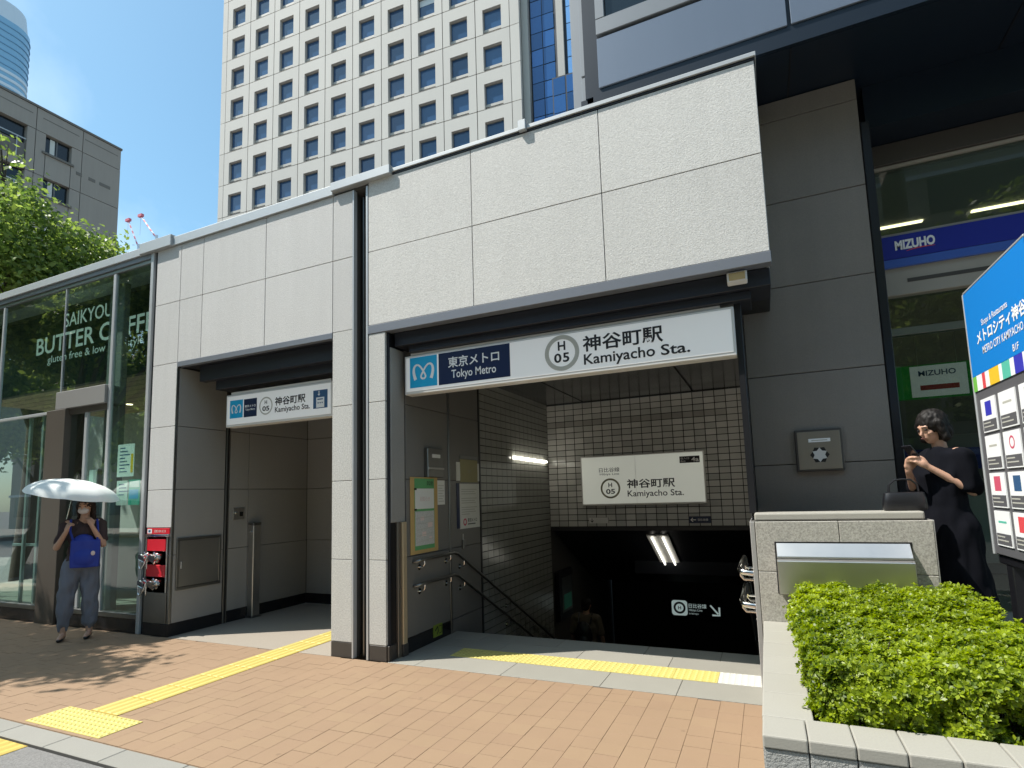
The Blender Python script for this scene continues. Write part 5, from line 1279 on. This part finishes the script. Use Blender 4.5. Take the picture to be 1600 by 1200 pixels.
em2 = MB().fbox(Fl, 0.02, 0.90, 0.025, FLR - 0.025, -0.44, 0).mesh(name='edge_panel'); em2.materials.append(MATS['tower_stone'])
for j in range(J0, J1 + 1):
    link('edge_panel', em, None, tw, FT.p(0, Z0 + FLR * j)); link('edge_panel', em2, None, tw, FT.p(WT, Z0 + FLR * j))
MB().fbox(FT, WT + 0.93, WT + 1.55, 0, Z0 + FLR * (J1 + 1), -4, -0.5).build('corner_pier', 'tower_sill', tw)
# the glass tower beside it
gt = thing('glass_tower', 'dark blue glass curtain wall building beside the stone tower', 'building', (TO.x + 40, TO.y + 4, 0))
GW, GH = 1.10, 1.617
G0 = WT + 1.6
MB().fbox(FT, G0, G0 + 14, 0, Z0 + 40, -12, -1.02).build('core', 'mullion', gt)
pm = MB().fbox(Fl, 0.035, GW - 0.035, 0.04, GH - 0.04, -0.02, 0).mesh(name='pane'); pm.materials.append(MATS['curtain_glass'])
pm3 = pm.copy(); pm3.materials.clear(); pm3.materials.append(MATS['curtain_sky_reflection'])
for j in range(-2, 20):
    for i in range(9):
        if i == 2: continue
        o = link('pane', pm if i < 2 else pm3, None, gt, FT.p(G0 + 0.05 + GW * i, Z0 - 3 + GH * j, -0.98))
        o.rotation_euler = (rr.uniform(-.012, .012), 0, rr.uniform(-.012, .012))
MB().fbox(FT, G0 + 0.05 + GW * 2.25, G0 + 0.05 + GW * 2.8, 0, Z0 + 36, -1.0, -0.7).build('rib', 'tower_sill', gt)
MB().fbox(FT, G0 + 2.3, G0 + 4.7, 0, Z0 + 0.6, -0.96, 0.6).build('lower_bay', 'mullion', gt)
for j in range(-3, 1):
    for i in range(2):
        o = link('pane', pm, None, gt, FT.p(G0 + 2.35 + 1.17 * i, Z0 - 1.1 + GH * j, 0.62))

# ================================================================== APARTMENT BLOCK, FAR TOWER, CRANES
AS = 1.4
ap = thing('apartment_block', 'brown grey apartment block with dark windows behind the tree', 'building', (-42, 16, 0))
FA = FACE_PX(-42.0)
zt = lambda z: 1.57 + (z - 1.57) * AS
MB().box(-62, -42.02, 4.0, 16.75 * AS, 0, zt(20.27)).build('wall', 'apartment', ap)
for k in range(9):
    z1 = 20.27 - 2.145 * k - 0.02
    for (a0, a1) in ((4.0, 13.05 * AS), (13.05 * AS, 14.97 * AS), (14.97 * AS, 16.75 * AS)):
        pass
# facade slabs are laid round the openings, so windows stay recessed
def apt_band(a0, a1, z0, z1, name='wall_panel', m='apartment', d=0.35): fb(name, m, ap, FA, a0 + 0.02, a1 - 0.02, z0 + 0.02, z1 - 0.02, -0.01, d, 0.0)
W1a, W1b = 13.46 * AS, 14.51 * AS; B1a, B1b = 8.0 * AS, 12.72 * AS
fl0 = 2.13
for k in range(6):
    top = zt(19.16 - fl0 * k); bot = zt(18.25 - fl0 * k); nxt = zt(19.16 - fl0 * (k + 1)); upz = zt(20.27) if k == 0 else top
    apt_band(13.05 * AS, W1a, nxt, top); apt_band(W1b, 14.97 * AS, nxt, top); apt_band(W1a, W1b, nxt, bot)
    apt_band(14.97 * AS, 16.75 * AS, nxt, top); apt_band(B1b, 13.05 * AS, nxt, top)
    apt_band(4.0, B1a, nxt, top); apt_band(B1a, B1b, nxt, zt(19.16 - fl0 * k - 1.68))
    wn_ = fb('window', 'dark_glass', ap, FA, W1a + .02, W1b - .02, bot + .02, top - .02, 0.0, 0.06)
    fb('frame', 'tower_frame', wn_, FA, (W1a + W1b) / 2 - 0.04, (W1a + W1b) / 2 + 0.04, bot + .02, top - .02, 0.06, 0.10)
    fb('blind_or_reflection', 'paper', wn_, FA, W1a + 0.35, W1a + 0.62, bot + 0.1, top - 0.06, 0.062, 0.075)
    fb('sill', 'apartment_dark', ap, FA, W1a - 0.2, W1b + 0.15, bot - 0.14, bot + 0.0, 0.352, 0.45)
    bl = fb('balcony_recess', 'dark_glass', ap, FA, B1a, B1b - 0.02, zt(19.16 - fl0 * k - 1.68), top - .02, 0.0, 0.05)
    zr = zt(19.16 - fl0 * k - 0.72)
    fb('rail', 'alu', bl, FA, B1a, B1b - 0.02, zr, zr + 0.07, 0.28, 0.34)
    for q in range(6): fb('baluster', 'alu', bl, FA, B1b - 0.5 - 0.9 * q, B1b - 0.45 - 0.9 * q, zt(19.16 - fl0 * k - 1.68), zr, 0.29, 0.33)
    fb('rail_panel', 'apartment_dark', bl, FA, B1a, B1b - 0.02, zt(19.16 - fl0 * k - 1.66), zr - 0.25, 0.2, 0.25)
apt_band(4.0, 13.05 * AS, zt(19.16), zt(20.27)); apt_band(13.05 * AS, 14.97 * AS, zt(19.16), zt(20.27)); apt_band(14.97 * AS, 16.75 * AS, zt(19.16), zt(20.27))
for (a0, a1) in ((13.3 * AS, 14.8 * AS), (15.05 * AS, 16.6 * AS), (10 * AS, 12.9 * AS)): fb('stain_band', 'apartment_dark', ap, FA, a0, a1, zt(19.86), zt(19.90), 0.352, 0.36)
for (a0, a1) in ((14.75 * AS, 15.0 * AS), (15.3 * AS, 15.6 * AS), (15.8 * AS, 16.3 * AS)): fb('vent', 'apartment_dark', ap, FA, a0, a1, zt(17.86), zt(18.02), 0.352, 0.37)
fb('parapet', 'apartment_dark', ap, FA, 3.9, 16.78 * AS, zt(20.27), zt(20.37), -1, 0.42)

sk = thing('far_skyscraper', 'blue glass skyscraper with a rounded corner far away at left', 'building', (-203, 72, 0))
def rr_ring(cx, cy, hx, hy, r, z, n=8):
    P = []
    for sx, sy, s in ((1, 1, 0), (-1, 1, 90), (-1, -1, 180), (1, -1, 270)):
        for k in range(n + 1): w = R_(s + 90 * k / n); P.append((cx + sx * (hx - r) + r * math.cos(w), cy + sy * (hy - r) + r * math.sin(w), z))
    return P
cx, cy = -203.5, 72.0
HX, HY, RC = 17.0, 9.0, 6.0
MB().ring_loft([rr_ring(cx, cy, HX, HY, RC, 0), rr_ring(cx, cy, HX, HY, RC, 140)]).build('shaft', 'far_glass', sk)
MB().ring_loft([rr_ring(cx, cy, HX - .3, HY - .3, RC, 140.05), rr_ring(cx, cy, HX - .8, HY - .8, RC, 146)]).build('crown', 'far_white', sk)
for k in range(22):
    z = 100 + 2.0 * k
    up_ = z > 124; h = 0.22 if up_ else 0.85
    if z < 139: MB().ring_loft([rr_ring(cx, cy, HX + .15, HY + .15, RC, z), rr_ring(cx, cy, HX + .15, HY + .15, RC, z + h)]).build('floor_band', 'far_line' if up_ else 'far_white', sk)
MB().tube([(-191.5, 74, 146), (-191.5, 74, 152)], 0.25, 6).build('mast', 'far_line', sk)
def crane(label, base, tip, head):
    r = thing('tower_crane', label, 'crane', base)
    b = Vector(base); t = Vector(tip)
    for k in range(10):
        p0 = b.lerp(t, k / 10); p1 = b.lerp(t, (k + 1) / 10)
        MB().tube([p0, p1], 0.28, 4).build('jib_section', 'crane_red' if k % 2 else 'crane_white', r)
    MB().box(t.x - 0.9, t.x + 0.9, t.y - .4, t.y + .4, t.z - 0.3, t.z + 0.5).build('jib_head', 'crane_red', r)
    MB().tube([(b.x, b.y, 0), (b.x, b.y, b.z + 1)], 0.4, 6).build('mast', 'crane_white', r)
    MB().tube([(t.x, t.y, t.z), (t.x, t.y, t.z - 6)], 0.05, 4).build('cable', 'crane_white', r)
crane('distant red and white crane, left of the pair above the coping', (-166.8, 100, 79), (-172.4, 100, 88.9), 1)
crane('distant red and white crane, right of the pair above the coping', (-158.5, 100, 80), (-166.4, 100, 88.9), 1)

# ================================================================== BUILDINGS ACROSS THE ROAD (out of view; heights set for reflections in the glass)
for (x0, x1, h, lab) in ((-62, -44, 6, 'added unseen single storey plain block across the road mirrored far left in the cafe glass'), (-43, -27, 8, 'added unseen low plain block across the road mirrored in the middle cafe panes'),
                        (-26, -9, 15, 'added unseen mid rise plain block across the road mirrored beside the cafe door'), (-8, 6, 19, 'added unseen plain block across the road facing the station entrance'), (7, 24, 23, 'added unseen tall plain block across the road mirrored in the bank glass')):
    ob = thing('added_street_block', lab, 'building', ((x0 + x1) / 2, -20, 0), 'added blocks across the road')
    bx('wall', 'block_wall', ob, x0, x1, -30, -18.0, -0.2, h)
    z = 1.0
    while z + 2 < h:
        bx('added_window_band', 'dark_glass', ob, x0 + 0.8, x1 - 0.8, -17.995, -17.96, z, z + 1.7)
        bx('ledge', 'far_white', ob, x0, x1, -17.998, -17.85, z + 1.75, z + 1.95)
        z += 3.2
    bx('parapet', 'block_wall', ob, x0 - 0.1, x1 + 0.1, -30.1, -17.9, h + 0.002, h + 0.5)

# ================================================================== PEOPLE
def organic(mb, voxel=0.009, smooth_n=4, name='body', noise=0.0, nscale=20.0):
    """weld overlapping volumes into one continuous smooth skin"""
    me = mb.mesh(name=name); ob = bpy.data.objects.new('tmp', me); COL.objects.link(ob)
    md = ob.modifiers.new('r', 'REMESH'); md.mode = 'VOXEL'; md.voxel_size = voxel; md.use_smooth_shade = True
    if smooth_n: ms = ob.modifiers.new('s', 'SMOOTH'); ms.iterations = smooth_n; ms.factor = 0.5
    dg = bpy.context.evaluated_depsgraph_get(); out = bpy.data.meshes.new_from_object(ob.evaluated_get(dg))
    bpy.data.objects.remove(ob); bpy.data.meshes.remove(me)
    if noise:
        from mathutils import noise as mn
        n = len(out.vertices); co = np.zeros(n * 3); out.vertices.foreach_get('co', co); no = np.zeros(n * 3); out.vertices.foreach_get('normal', no)
        co = co.reshape(-1, 3); no = no.reshape(-1, 3)
        for i in range(n):
            p = co[i]; k = mn.noise(Vector((p[0] * nscale, p[1] * nscale, p[2] * nscale * 0.45)))
            co[i] += no[i] * k * noise
        out.vertices.foreach_set('co', co.reshape(-1))
    out.shade_smooth(); out.update(); return out
def put(name, me, m, root, label=None):
    me.materials.clear(); me.materials.append(MATS[m]); o = bpy.data.objects.new(name, me); COL.objects.link(o); o.parent = root
    if label: o['label'] = label
    return o
def hand(mb, wrist, d, palm, side, curl=0.6, sc=1.0):
    """palm and five fingers; d = pointing direction, palm = palm normal, side = thumb side"""
    w = Vector(wrist); d = Vector(d).normalized(); n = Vector(palm).normalized(); n = (n - d * n.dot(d)).normalized(); s = d.cross(n) * side
    mb.cap(w, 0.024 * sc, w + d * 0.04 * sc, 0.027 * sc, 8)
    for k, L in enumerate((0.072, 0.080, 0.075, 0.060)):
        o = (1.5 - k) * 0.0185 * sc
        a = w + d * 0.03 * sc + s * o * 0.8; b = w + d * 0.085 * sc + s * o
        mb.cap(a, 0.015 * sc, b, 0.0115 * sc, 8)
        d1 = (d * math.cos(curl) + n * math.sin(curl)); c = b + d1 * L * 0.5 * sc
        d2 = (d * math.cos(curl * 2.1) + n * math.sin(curl * 2.1)); e = c + d2 * L * 0.5 * sc
        mb.cap(b, 0.0105 * sc, c, 0.0095 * sc, 8); mb.cap(c, 0.0095 * sc, e, 0.0075 * sc, 8)
    a = w + d * 0.02 * sc + s * 0.022 * sc; b = w + d * 0.055 * sc + s * 0.05 * sc + n * 0.012 * sc; c = b + (d * 0.8 + n * 0.5 + s * 0.1).normalized() * 0.034 * sc
    mb.cap(a, 0.0155 * sc, b, 0.012 * sc, 8); mb.cap(b, 0.0115 * sc, c, 0.009 * sc, 8)
def head(mb, c, f, up=(0, 0, 1)):
    """skull, jaw, nose, brow and ears; c = centre, f = where the face looks"""
    c = Vector(c); f = Vector(f).normalized(); u = Vector(up).normalized(); s = f.cross(u).normalized(); u = s.cross(f)
    M = Matrix((s, f, u)).transposed()
    mb.ell(c + u * 0.02 - f * 0.008, (0.073, 0.092, 0.095), M)
    mb.ell(c - u * 0.045 + f * 0.022, (0.055, 0.066, 0.066), M)
    mb.ell(c - u * 0.088 + f * 0.055, (0.024, 0.024, 0.02), M)
    mb.cap(c + u * 0.008 + f * 0.086, 0.008, c - u * 0.026 + f * 0.103, 0.0115, 8)
    mb.ell(c + u * 0.022 + f * 0.07, (0.05, 0.022, 0.012), M)
    mb.ell(c - u * 0.055 + f * 0.082, (0.022, 0.012, 0.009), M)
    for k in (-1, 1): mb.ell(c + s * k * 0.075 - f * 0.012 - u * 0.008, (0.012, 0.02, 0.032), M); mb.ell(c + s * k * 0.036 - u * 0.025 + f * 0.062, (0.022, 0.02, 0.02), M)
    return c, f, s, u
def face_bits(root, c, f, s, u, off):
    for k in (-1, 1):
        e = MB(); e.ell(c + s * k * 0.031 + u * 0.004 + f * 0.079 - off, (0.011, 0.008, 0.006)); put('eye', e.mesh(), 'ink', root)
        b = MB(); b.cap(c + s * k * 0.016 + u * 0.026 + f * 0.09 - off, 0.0035, c + s * k * 0.046 + u * 0.026 + f * 0.078 - off, 0.003, 6); put('eyebrow', b.mesh(), 'hair', root)
    m_ = MB(); m_.ell(c - u * 0.055 + f * 0.092 - off, (0.018, 0.006, 0.005)); put('mouth', m_.mesh(), 'lip', root)
V = Vector
# ---------- the woman with the parasol
WA = thing('person', 'person in brown top and grey trousers under a pale parasol', 'person', (-7.80, 4.16, 0.0)); WA.rotation_euler = (0, 0, R_(56))
b = MB()
c, f, s, u = head(b, (0.03, -0.02, 1.605), (-0.35, -1, -0.12))
b.cap((0.02, 0.01, 1.42), 0.05, (0.028, 0.0, 1.54), 0.047)
b.cap((-0.13, 0.02, 1.385), 0.06, (0.16, 0.02, 1.385), 0.06); b.ell((0.015, 0.01, 1.25), (0.155, 0.10, 0.17)); b.ell((0.012, 0.01, 1.05), (0.125, 0.09, 0.14)); b.ell((0.01, 0.02, 0.90), (0.155, 0.115, 0.11))
legs = (((-0.085, 0.02, 0.86), (-0.125, -0.01, 0.48), (-0.135, 0.02, 0.09)), ((0.10, 0.02, 0.86), (0.115, -0.015, 0.48), (0.12, 0.01, 0.09)))
for h_, k_, a_ in legs:
    b.cap(h_, 0.082, k_, 0.055); b.cap(k_, 0.053, a_, 0.035); b.cap((a_[0], a_[1], 0.055), 0.034, (a_[0] - 0.02, a_[1] - 0.13, 0.03), 0.026)
sr, er, wr = V((-0.155, 0.01, 1.37)), V((-0.23, -0.06, 1.11)), V((-0.13, -0.20, 1.30))
sl, el, wl = V((0.185, 0.01, 1.37)), V((0.225, -0.08, 1.12)), V((0.11, -0.17, 1.36))
for a, e, w in ((sr, er, wr), (sl, el, wl)):
    b.cap(a, 0.045, e, 0.036); b.cap(e, 0.036, w, 0.024)
hand(b, wr, (0.25, -0.35, 1), (0.8, 0.5, 0), 1, 0.9, 0.95); hand(b, wl, (-0.3, 0.2, 1), (-0.5, 0.8, 0), -1, 0.7, 0.95)
bo = put('body', organic(b, 0.0085, 3), 'skin', WA)
face_bits(bo, c, f, s, u, V((0, 0, 0)))
mk = MB(); M3 = Matrix((s, f, u)).transposed(); mk.ell(c - u * 0.052 + f * 0.062, (0.058, 0.05, 0.044), M3); put('face_mask', organic(mk, 0.006, 2), 'mask_cloth', bo)
hr = MB(); hr.ell(c + u * 0.035 - f * 0.018, (0.088, 0.100, 0.098), M3); hr.ell(c - u * 0.05 - f * 0.055, (0.085, 0.055, 0.13), M3)
for k in (-1, 1): hr.cap(c + s * k * 0.08 + u * 0.02 - f * 0.0, 0.026, c + s * k * 0.085 - u * 0.15 - f * 0.005, 0.02, 8)
put('hair', organic(hr, 0.006, 1, noise=0.012, nscale=70), 'hair_brown', bo)
tp_ = MB(); tp_.cap((-0.135, 0.02, 1.382), 0.066, (0.165, 0.02, 1.382), 0.066); tp_.ell((0.015, 0.01, 1.25), (0.172, 0.118, 0.18)); tp_.ell((0.012, 0.01, 1.06), (0.152, 0.112, 0.17)); tp_.ell((0.01, 0.015, 0.94), (0.168, 0.125, 0.10))
for a, e in ((sr, er), (sl, el)): tp_.cap(a, 0.062, a.lerp(e, 0.72), 0.056)
put('top', organic(tp_, 0.010, 2, noise=0.018, nscale=20), 'brown_knit', WA)
tr2 = MB(); tr2.ell((0.01, 0.02, 0.90), (0.178, 0.132, 0.12))
for h_, k_, a_ in legs: tr2.cap(h_, 0.108, k_, 0.092); tr2.cap(k_, 0.092, (a_[0], a_[1], 0.19), 0.070); tr2.cap((a_[0], a_[1], 0.19), 0.068, (a_[0], a_[1], 0.14), 0.047)
put('trousers', organic(tr2, 0.010, 2, noise=0.024, nscale=17), 'grey_trouser', WA)
for h_, k_, a_ in legs:
    shm = MB(); shm.cap((a_[0], a_[1] + 0.03, 0.032), 0.030, (a_[0] - 0.02, a_[1] - 0.14, 0.022), 0.022); shm.ell((a_[0] - 0.012, a_[1] - 0.09, 0.022), (0.036, 0.07, 0.022)); put('shoe', organic(shm, 0.007, 2), 'black_leather', WA)
BG = thing('shoulder_bag', 'royal blue bag worn in front by the person with the parasol', 'bag', (-7.80, 4.16, 0.0)); BG.rotation_euler = (0, 0, R_(56))
bg = MB(); bg.box(-0.085, 0.20, -0.185, -0.09, 0.86, 1.19); bg.ell((0.057, -0.14, 0.98), (0.15, 0.075, 0.13)); bg.ell((0.04, -0.135, 1.20), (0.10, 0.045, 0.06))
put('pouch', organic(bg, 0.010, 4, noise=0.009, nscale=12), 'blue_bag', BG)
st_ = MB(); st_.tube([(-0.06, -0.15, 1.17), (-0.10, -0.12, 1.30), (-0.11, -0.03, 1.435), (-0.09, 0.07, 1.40)], 0.013, 6); put('strap', st_.mesh(), 'blue_bag', BG)
st_ = MB(); st_.tube([(0.17, -0.15, 1.17), (0.17, -0.11, 1.30), (0.15, -0.03, 1.43), (0.13, 0.07, 1.40)], 0.013, 6); put('strap', st_.mesh(), 'blue_bag', BG)
bt = MB(); bt.ell((0.14, -0.215, 1.03), (0.022, 0.006, 0.028)); put('charm', bt.mesh(), 'p_pale', BG)
UM = thing('parasol', 'pale white parasol tilted over the head of the standing person', 'umbrella', (-7.80, 4.16, 0.0)); UM.rotation_euler = (0, 0, R_(56))
apex = V((-0.09, 0.06, 1.935)); ax = V((0.16, -0.10, 1.0)).normalized(); bot = apex - ax * 0.78
t1 = ax.cross(V((0, 1, 0))).normalized(); t2 = ax.cross(t1)
NG = 8; NRG = 9; cn = MB(); seg = NG * 6
rings = []
for i in range(NRG):
    q = i / (NRG - 1); rad = 0.02 + 0.47 * math.sin(q * math.pi / 2 * 0.93) / math.sin(math.pi / 2 * 0.93); drop = 0.21 * (1 - math.cos(q * math.pi / 2 * 0.98))
    ringp = []
    for k in range(seg):
        w = 2 * math.pi * k / seg; ph = (k % 6) / 6; sag = math.sin(ph * math.pi)
        rk = rad * (1 - 0.055 * sag * q); dk = drop + 0.012 * sag * q
        ringp.append(apex + (t1 * math.cos(w) + t2 * math.sin(w)) * rk - ax * dk)
    rings.append(ringp)
cn.ring_loft(rings, cap=False); me_ = cn.mesh(); me_.shade_smooth(); put('canopy', me_, 'umbrella_cloth', UM)
for k in range(NG):
    w = 2 * math.pi * k / NG; dv = t1 * math.cos(w) + t2 * math.sin(w)
    rb = MB(); rb.tube([rings[i][k * 6] - ax * 0.006 for i in range(NRG)], 0.0022, 5); ro = put('rib', rb.mesh(), 'steel_bright', UM)
    sb_ = MB(); sb_.tube([apex - ax * 0.27, rings[5][k * 6] - ax * 0.008], 0.0018, 5); put('stretcher', sb_.mesh(), 'steel_bright', ro)
sh_ = MB(); sh_.tube([apex + ax * 0.05, bot], [0.004, 0.0055], 8); put('shaft', sh_.mesh(), 'steel_bright', UM)
sh_ = MB(); sh_.tube([bot + ax * 0.14, bot + ax * 0.02, bot], [0.012, 0.014, 0.010], 10); put('handle', sh_.mesh(), 'wood_ceiling', UM)

# ---------- the woman in black with a phone
base = V((1.17, 4.97, 0.47))
WB = thing('person', 'person in long black dress reading a phone near the bank door', 'person', base)
fw = V((-0.86, -0.5, 0)); la = V((0.5, -0.86, 0))            # facing, and her left side (towards the street)
def L(a, b_, z): return V((0, 0, z)) + la * a - fw * b_      # a = to her left, b = backwards, z above her feet
b = MB()
c, f, s, u = head(b, L(0.0, -0.03, 1.505), fw * 1.0 + V((0, 0, -0.35)))
b.cap(L(0, 0.03, 1.31), 0.048, L(0, 0.0, 1.45), 0.046)
b.cap(L(-0.14, 0.03, 1.29), 0.055, L(0.14, 0.03, 1.29), 0.055); b.ell(L(0, 0.02, 1.15), (0.12, 0.12, 0.17)); b.ell(L(0, 0.02, 0.95), (0.11, 0.11, 0.15)); b.ell(L(0, 0.03, 0.82), (0.13, 0.13, 0.11))
for k in (-1, 1): b.cap(L(k * 0.08, 0.02, 0.80), 0.08, L(k * 0.08, 0.0, 0.44), 0.052); b.cap(L(k * 0.08, 0.0, 0.44), 0.05, L(k * 0.08, 0.03, 0.08), 0.034); b.cap(L(k * 0.08, 0.04, 0.045), 0.032, L(k * 0.08, -0.13, 0.028), 0.024)
arms = ((L(0.165, 0.03, 1.28), L(0.19, 0.06, 1.03), L(0.075, -0.165, 1.215)), (L(-0.165, 0.03, 1.28), L(-0.17, -0.07, 1.05), L(-0.02, -0.235, 1.19)))
for a, e, w in arms: b.cap(a, 0.042, e, 0.035); b.cap(e, 0.034, w, 0.022)
hand(b, arms[0][2], fw * 0.8 + V((0, 0, 0.75)) - la * 0.3, -la + fw * 0.2, -1, 0.75, 0.95); hand(b, arms[1][2], V((0, 0, 1)) + la * 0.25, la, 1, 0.7, 0.95)
bo = put('body', organic(b, 0.0085, 3), 'skin', WB); face_bits(bo, c, f, s, u, V((0, 0, 0)))
M3 = Matrix((s, f, u)).transposed()
hr = MB(); hr.ell(c + u * 0.03 - f * 0.022, (0.098, 0.105, 0.105), M3); hr.ell(c - u * 0.045 - f * 0.04, (0.105, 0.075, 0.095), M3)
for k in (-1, 1): hr.cap(c + s * k * 0.082 + u * 0.03 + f * 0.012, 0.032, c + s * k * 0.092 - u * 0.085 + f * 0.006, 0.030, 8)
put('hair', organic(hr, 0.006, 1, noise=0.006, nscale=60), 'hair', bo)
dr = MB(); rg_ = []
for (z, wl_, dp_, bk_) in ((1.345, 0.115, 0.075, 0.03), (1.30, 0.19, 0.095, 0.03), (1.15, 0.17, 0.125, 0.01), (1.0, 0.145, 0.115, 0.015), (0.92, 0.15, 0.12, 0.02), (0.78, 0.185, 0.155, 0.03), (0.5, 0.205, 0.19, 0.025), (0.25, 0.23, 0.22, 0.02), (0.07, 0.25, 0.24, 0.02)):
    rg_.append([L(wl_ * math.cos(6.28318 * k / 28) * (1 + 0.03 * math.sin(k * 2.2) * (1.4 - z)), bk_ + dp_ * math.sin(6.28318 * k / 28) * (1 + 0.03 * math.cos(k * 2.7) * (1.4 - z)), z) for k in range(28)])
dr.ring_loft(rg_)
for a, e, w in arms: dr.cap(a + V((0, 0, 0.005)), 0.066, a.lerp(e, 0.85), 0.070)
put('dress', organic(dr, 0.011, 2, noise=0.022, nscale=14), 'black_cloth', WB)
for k in (-1, 1): shm = MB(); shm.cap(L(k * 0.08, 0.06, 0.035), 0.034, L(k * 0.08, -0.13, 0.026), 0.027); put('shoe', organic(shm, 0.007, 2), 'black_leather', WB)
ph = thing('mobile_phone', 'dark phone held up by the person in black', 'phone', base)
pc = L(0.03, -0.235, 1.315); pn = (V(c) - pc).normalized(); px_ = pn.cross(V((0, 0, 1))).normalized(); py_ = px_.cross(pn)
Fp = Frame(base + pc, px_, py_); MB().fbox(Fp, -0.036, 0.036, -0.075, 0.075, -0.005, 0.004).build('case', 'phone', ph, 0.003)
MB().fbox(Fp, -0.032, 0.032, -0.068, 0.068, *((0.0045, 0.0052) if Fp.n.dot(pn) > 0 else (-0.0058, -0.0052))).build('screen', 'dark_glass', ph)
hb = thing('handbag', 'black handbag resting on the cap of the low wall', 'bag', (0.89, 4.745, 1.379))
hbm = MB()
hbm.ring_loft([[V((0.89, 4.745, 1.383 + z)) + V((w_ * math.copysign(abs(math.cos(6.28318 * k / 24)) ** 0.5, math.cos(6.28318 * k / 24)), d_ * math.copysign(abs(math.sin(6.28318 * k / 24)) ** 0.5, math.sin(6.28318 * k / 24)), 0)) for k in range(24)] for (z, w_, d_) in ((-0.004, 0.125, 0.05), (0.012, 0.135, 0.058), (0.08, 0.13, 0.055), (0.12, 0.122, 0.04), (0.125, 0.11, 0.03))])
hbm.build('body', 'black_leather', hb, smo=True)
MB().tube([(0.80, 4.745, 1.50), (0.805, 4.745, 1.56), (0.84, 4.745, 1.595), (0.89, 4.745, 1.60), (0.94, 4.745, 1.595), (0.975, 4.745, 1.56), (0.98, 4.745, 1.50)], 0.007, 8).build('handle', 'black_leather', hb, smo=True)

# ---------- someone walking down the stairs, seen from behind
base = V((-2.86, 9.03, -1.815))
WC = thing('person', 'dim figure with a backpack walking down the dark stairs', 'person', base)
b = MB(); c, f, s, u = head(b, (0, 0.03, 1.55), (0, 1, -0.2)); b.cap((0, 0, 1.38), 0.052, (0, 0.02, 1.5), 0.05)
b.cap((-0.16, 0, 1.35), 0.065, (0.16, 0, 1.35), 0.065); b.ell((0, 0, 1.18), (0.17, 0.11, 0.2)); b.ell((0, 0, 0.95), (0.15, 0.11, 0.18))
for k, zz, yy in ((-1, 0.0, 0.0), (1, -0.165, 0.30)):
    b.cap((k * 0.09, 0, 0.84), 0.085, (k * 0.09, 0.09 + yy * 0.5, 0.46 + zz * 0.5), 0.06); b.cap((k * 0.09, 0.09 + yy * 0.5, 0.46 + zz * 0.5), 0.055, (k * 0.09, yy, 0.09 + zz), 0.038); b.cap((k * 0.09, yy, 0.05 + zz), 0.034, (k * 0.09, yy + 0.14, 0.03 + zz), 0.026)
for k in (-1, 1):
    e = V((k * 0.25, 0.0, 1.09)); w = V((k * 0.25, 0.13, 0.88)); b.cap((k * 0.19, 0, 1.34), 0.047, e, 0.038); b.cap(e, 0.036, w, 0.026); hand(b, w, (0, 0.3, -1), (-k, 0, 0), -k, 0.4)
bo = put('body', organic(b, 0.010, 3), 'skin', WC); face_bits(bo, c, f, s, u, V((0, 0, 0)))
hr = MB(); M3 = Matrix((s, f, u)).transposed(); hr.ell(c + u * 0.03 - f * 0.02, (0.086, 0.098, 0.10), M3); hr.ell(c - u * 0.03 - f * 0.05, (0.075, 0.05, 0.07), M3); put('hair', organic(hr, 0.008, 2), 'hair', bo)
tp_ = MB(); tp_.cap((-0.165, 0, 1.345), 0.075, (0.165, 0, 1.345), 0.075); tp_.ell((0, 0, 1.17), (0.195, 0.135, 0.22)); tp_.ell((0, 0, 0.95), (0.18, 0.135, 0.17))
for k in (-1, 1): tp_.cap((k * 0.19, 0, 1.34), 0.066, (k * 0.245, 0, 1.12), 0.06)
put('shirt', organic(tp_, 0.012, 3, noise=0.007, nscale=14), 'tan_cloth', WC)
tr2 = MB(); tr2.ell((0, 0, 0.88), (0.165, 0.13, 0.11))
for k, zz, yy in ((-1, 0.0, 0.0), (1, -0.165, 0.30)): tr2.cap((k * 0.09, 0, 0.84), 0.1, (k * 0.09, 0.09 + yy * 0.5, 0.46 + zz * 0.5), 0.078); tr2.cap((k * 0.09, 0.09 + yy * 0.5, 0.46 + zz * 0.5), 0.076, (k * 0.09, yy, 0.12 + zz), 0.058)
put('trousers', organic(tr2, 0.012, 3), 'black_cloth', WC)
bp_ = thing('backpack', 'black backpack on the figure descending the stairs', 'bag', base)
q = MB(); q.ell((0, -0.17, 1.10), (0.15, 0.10, 0.23)); q.ell((0, -0.25, 1.0), (0.11, 0.05, 0.12)); put('pack', organic(q, 0.012, 3), 'black_leather', bp_)
for k in (-1, 1): q = MB(); q.tube([(k * 0.10, -0.12, 1.28), (k * 0.11, -0.02, 1.425), (k * 0.12, 0.12, 1.32), (k * 0.13, 0.13, 1.12)], 0.016, 6); put('strap', q.mesh(), 'black_leather', bp_)
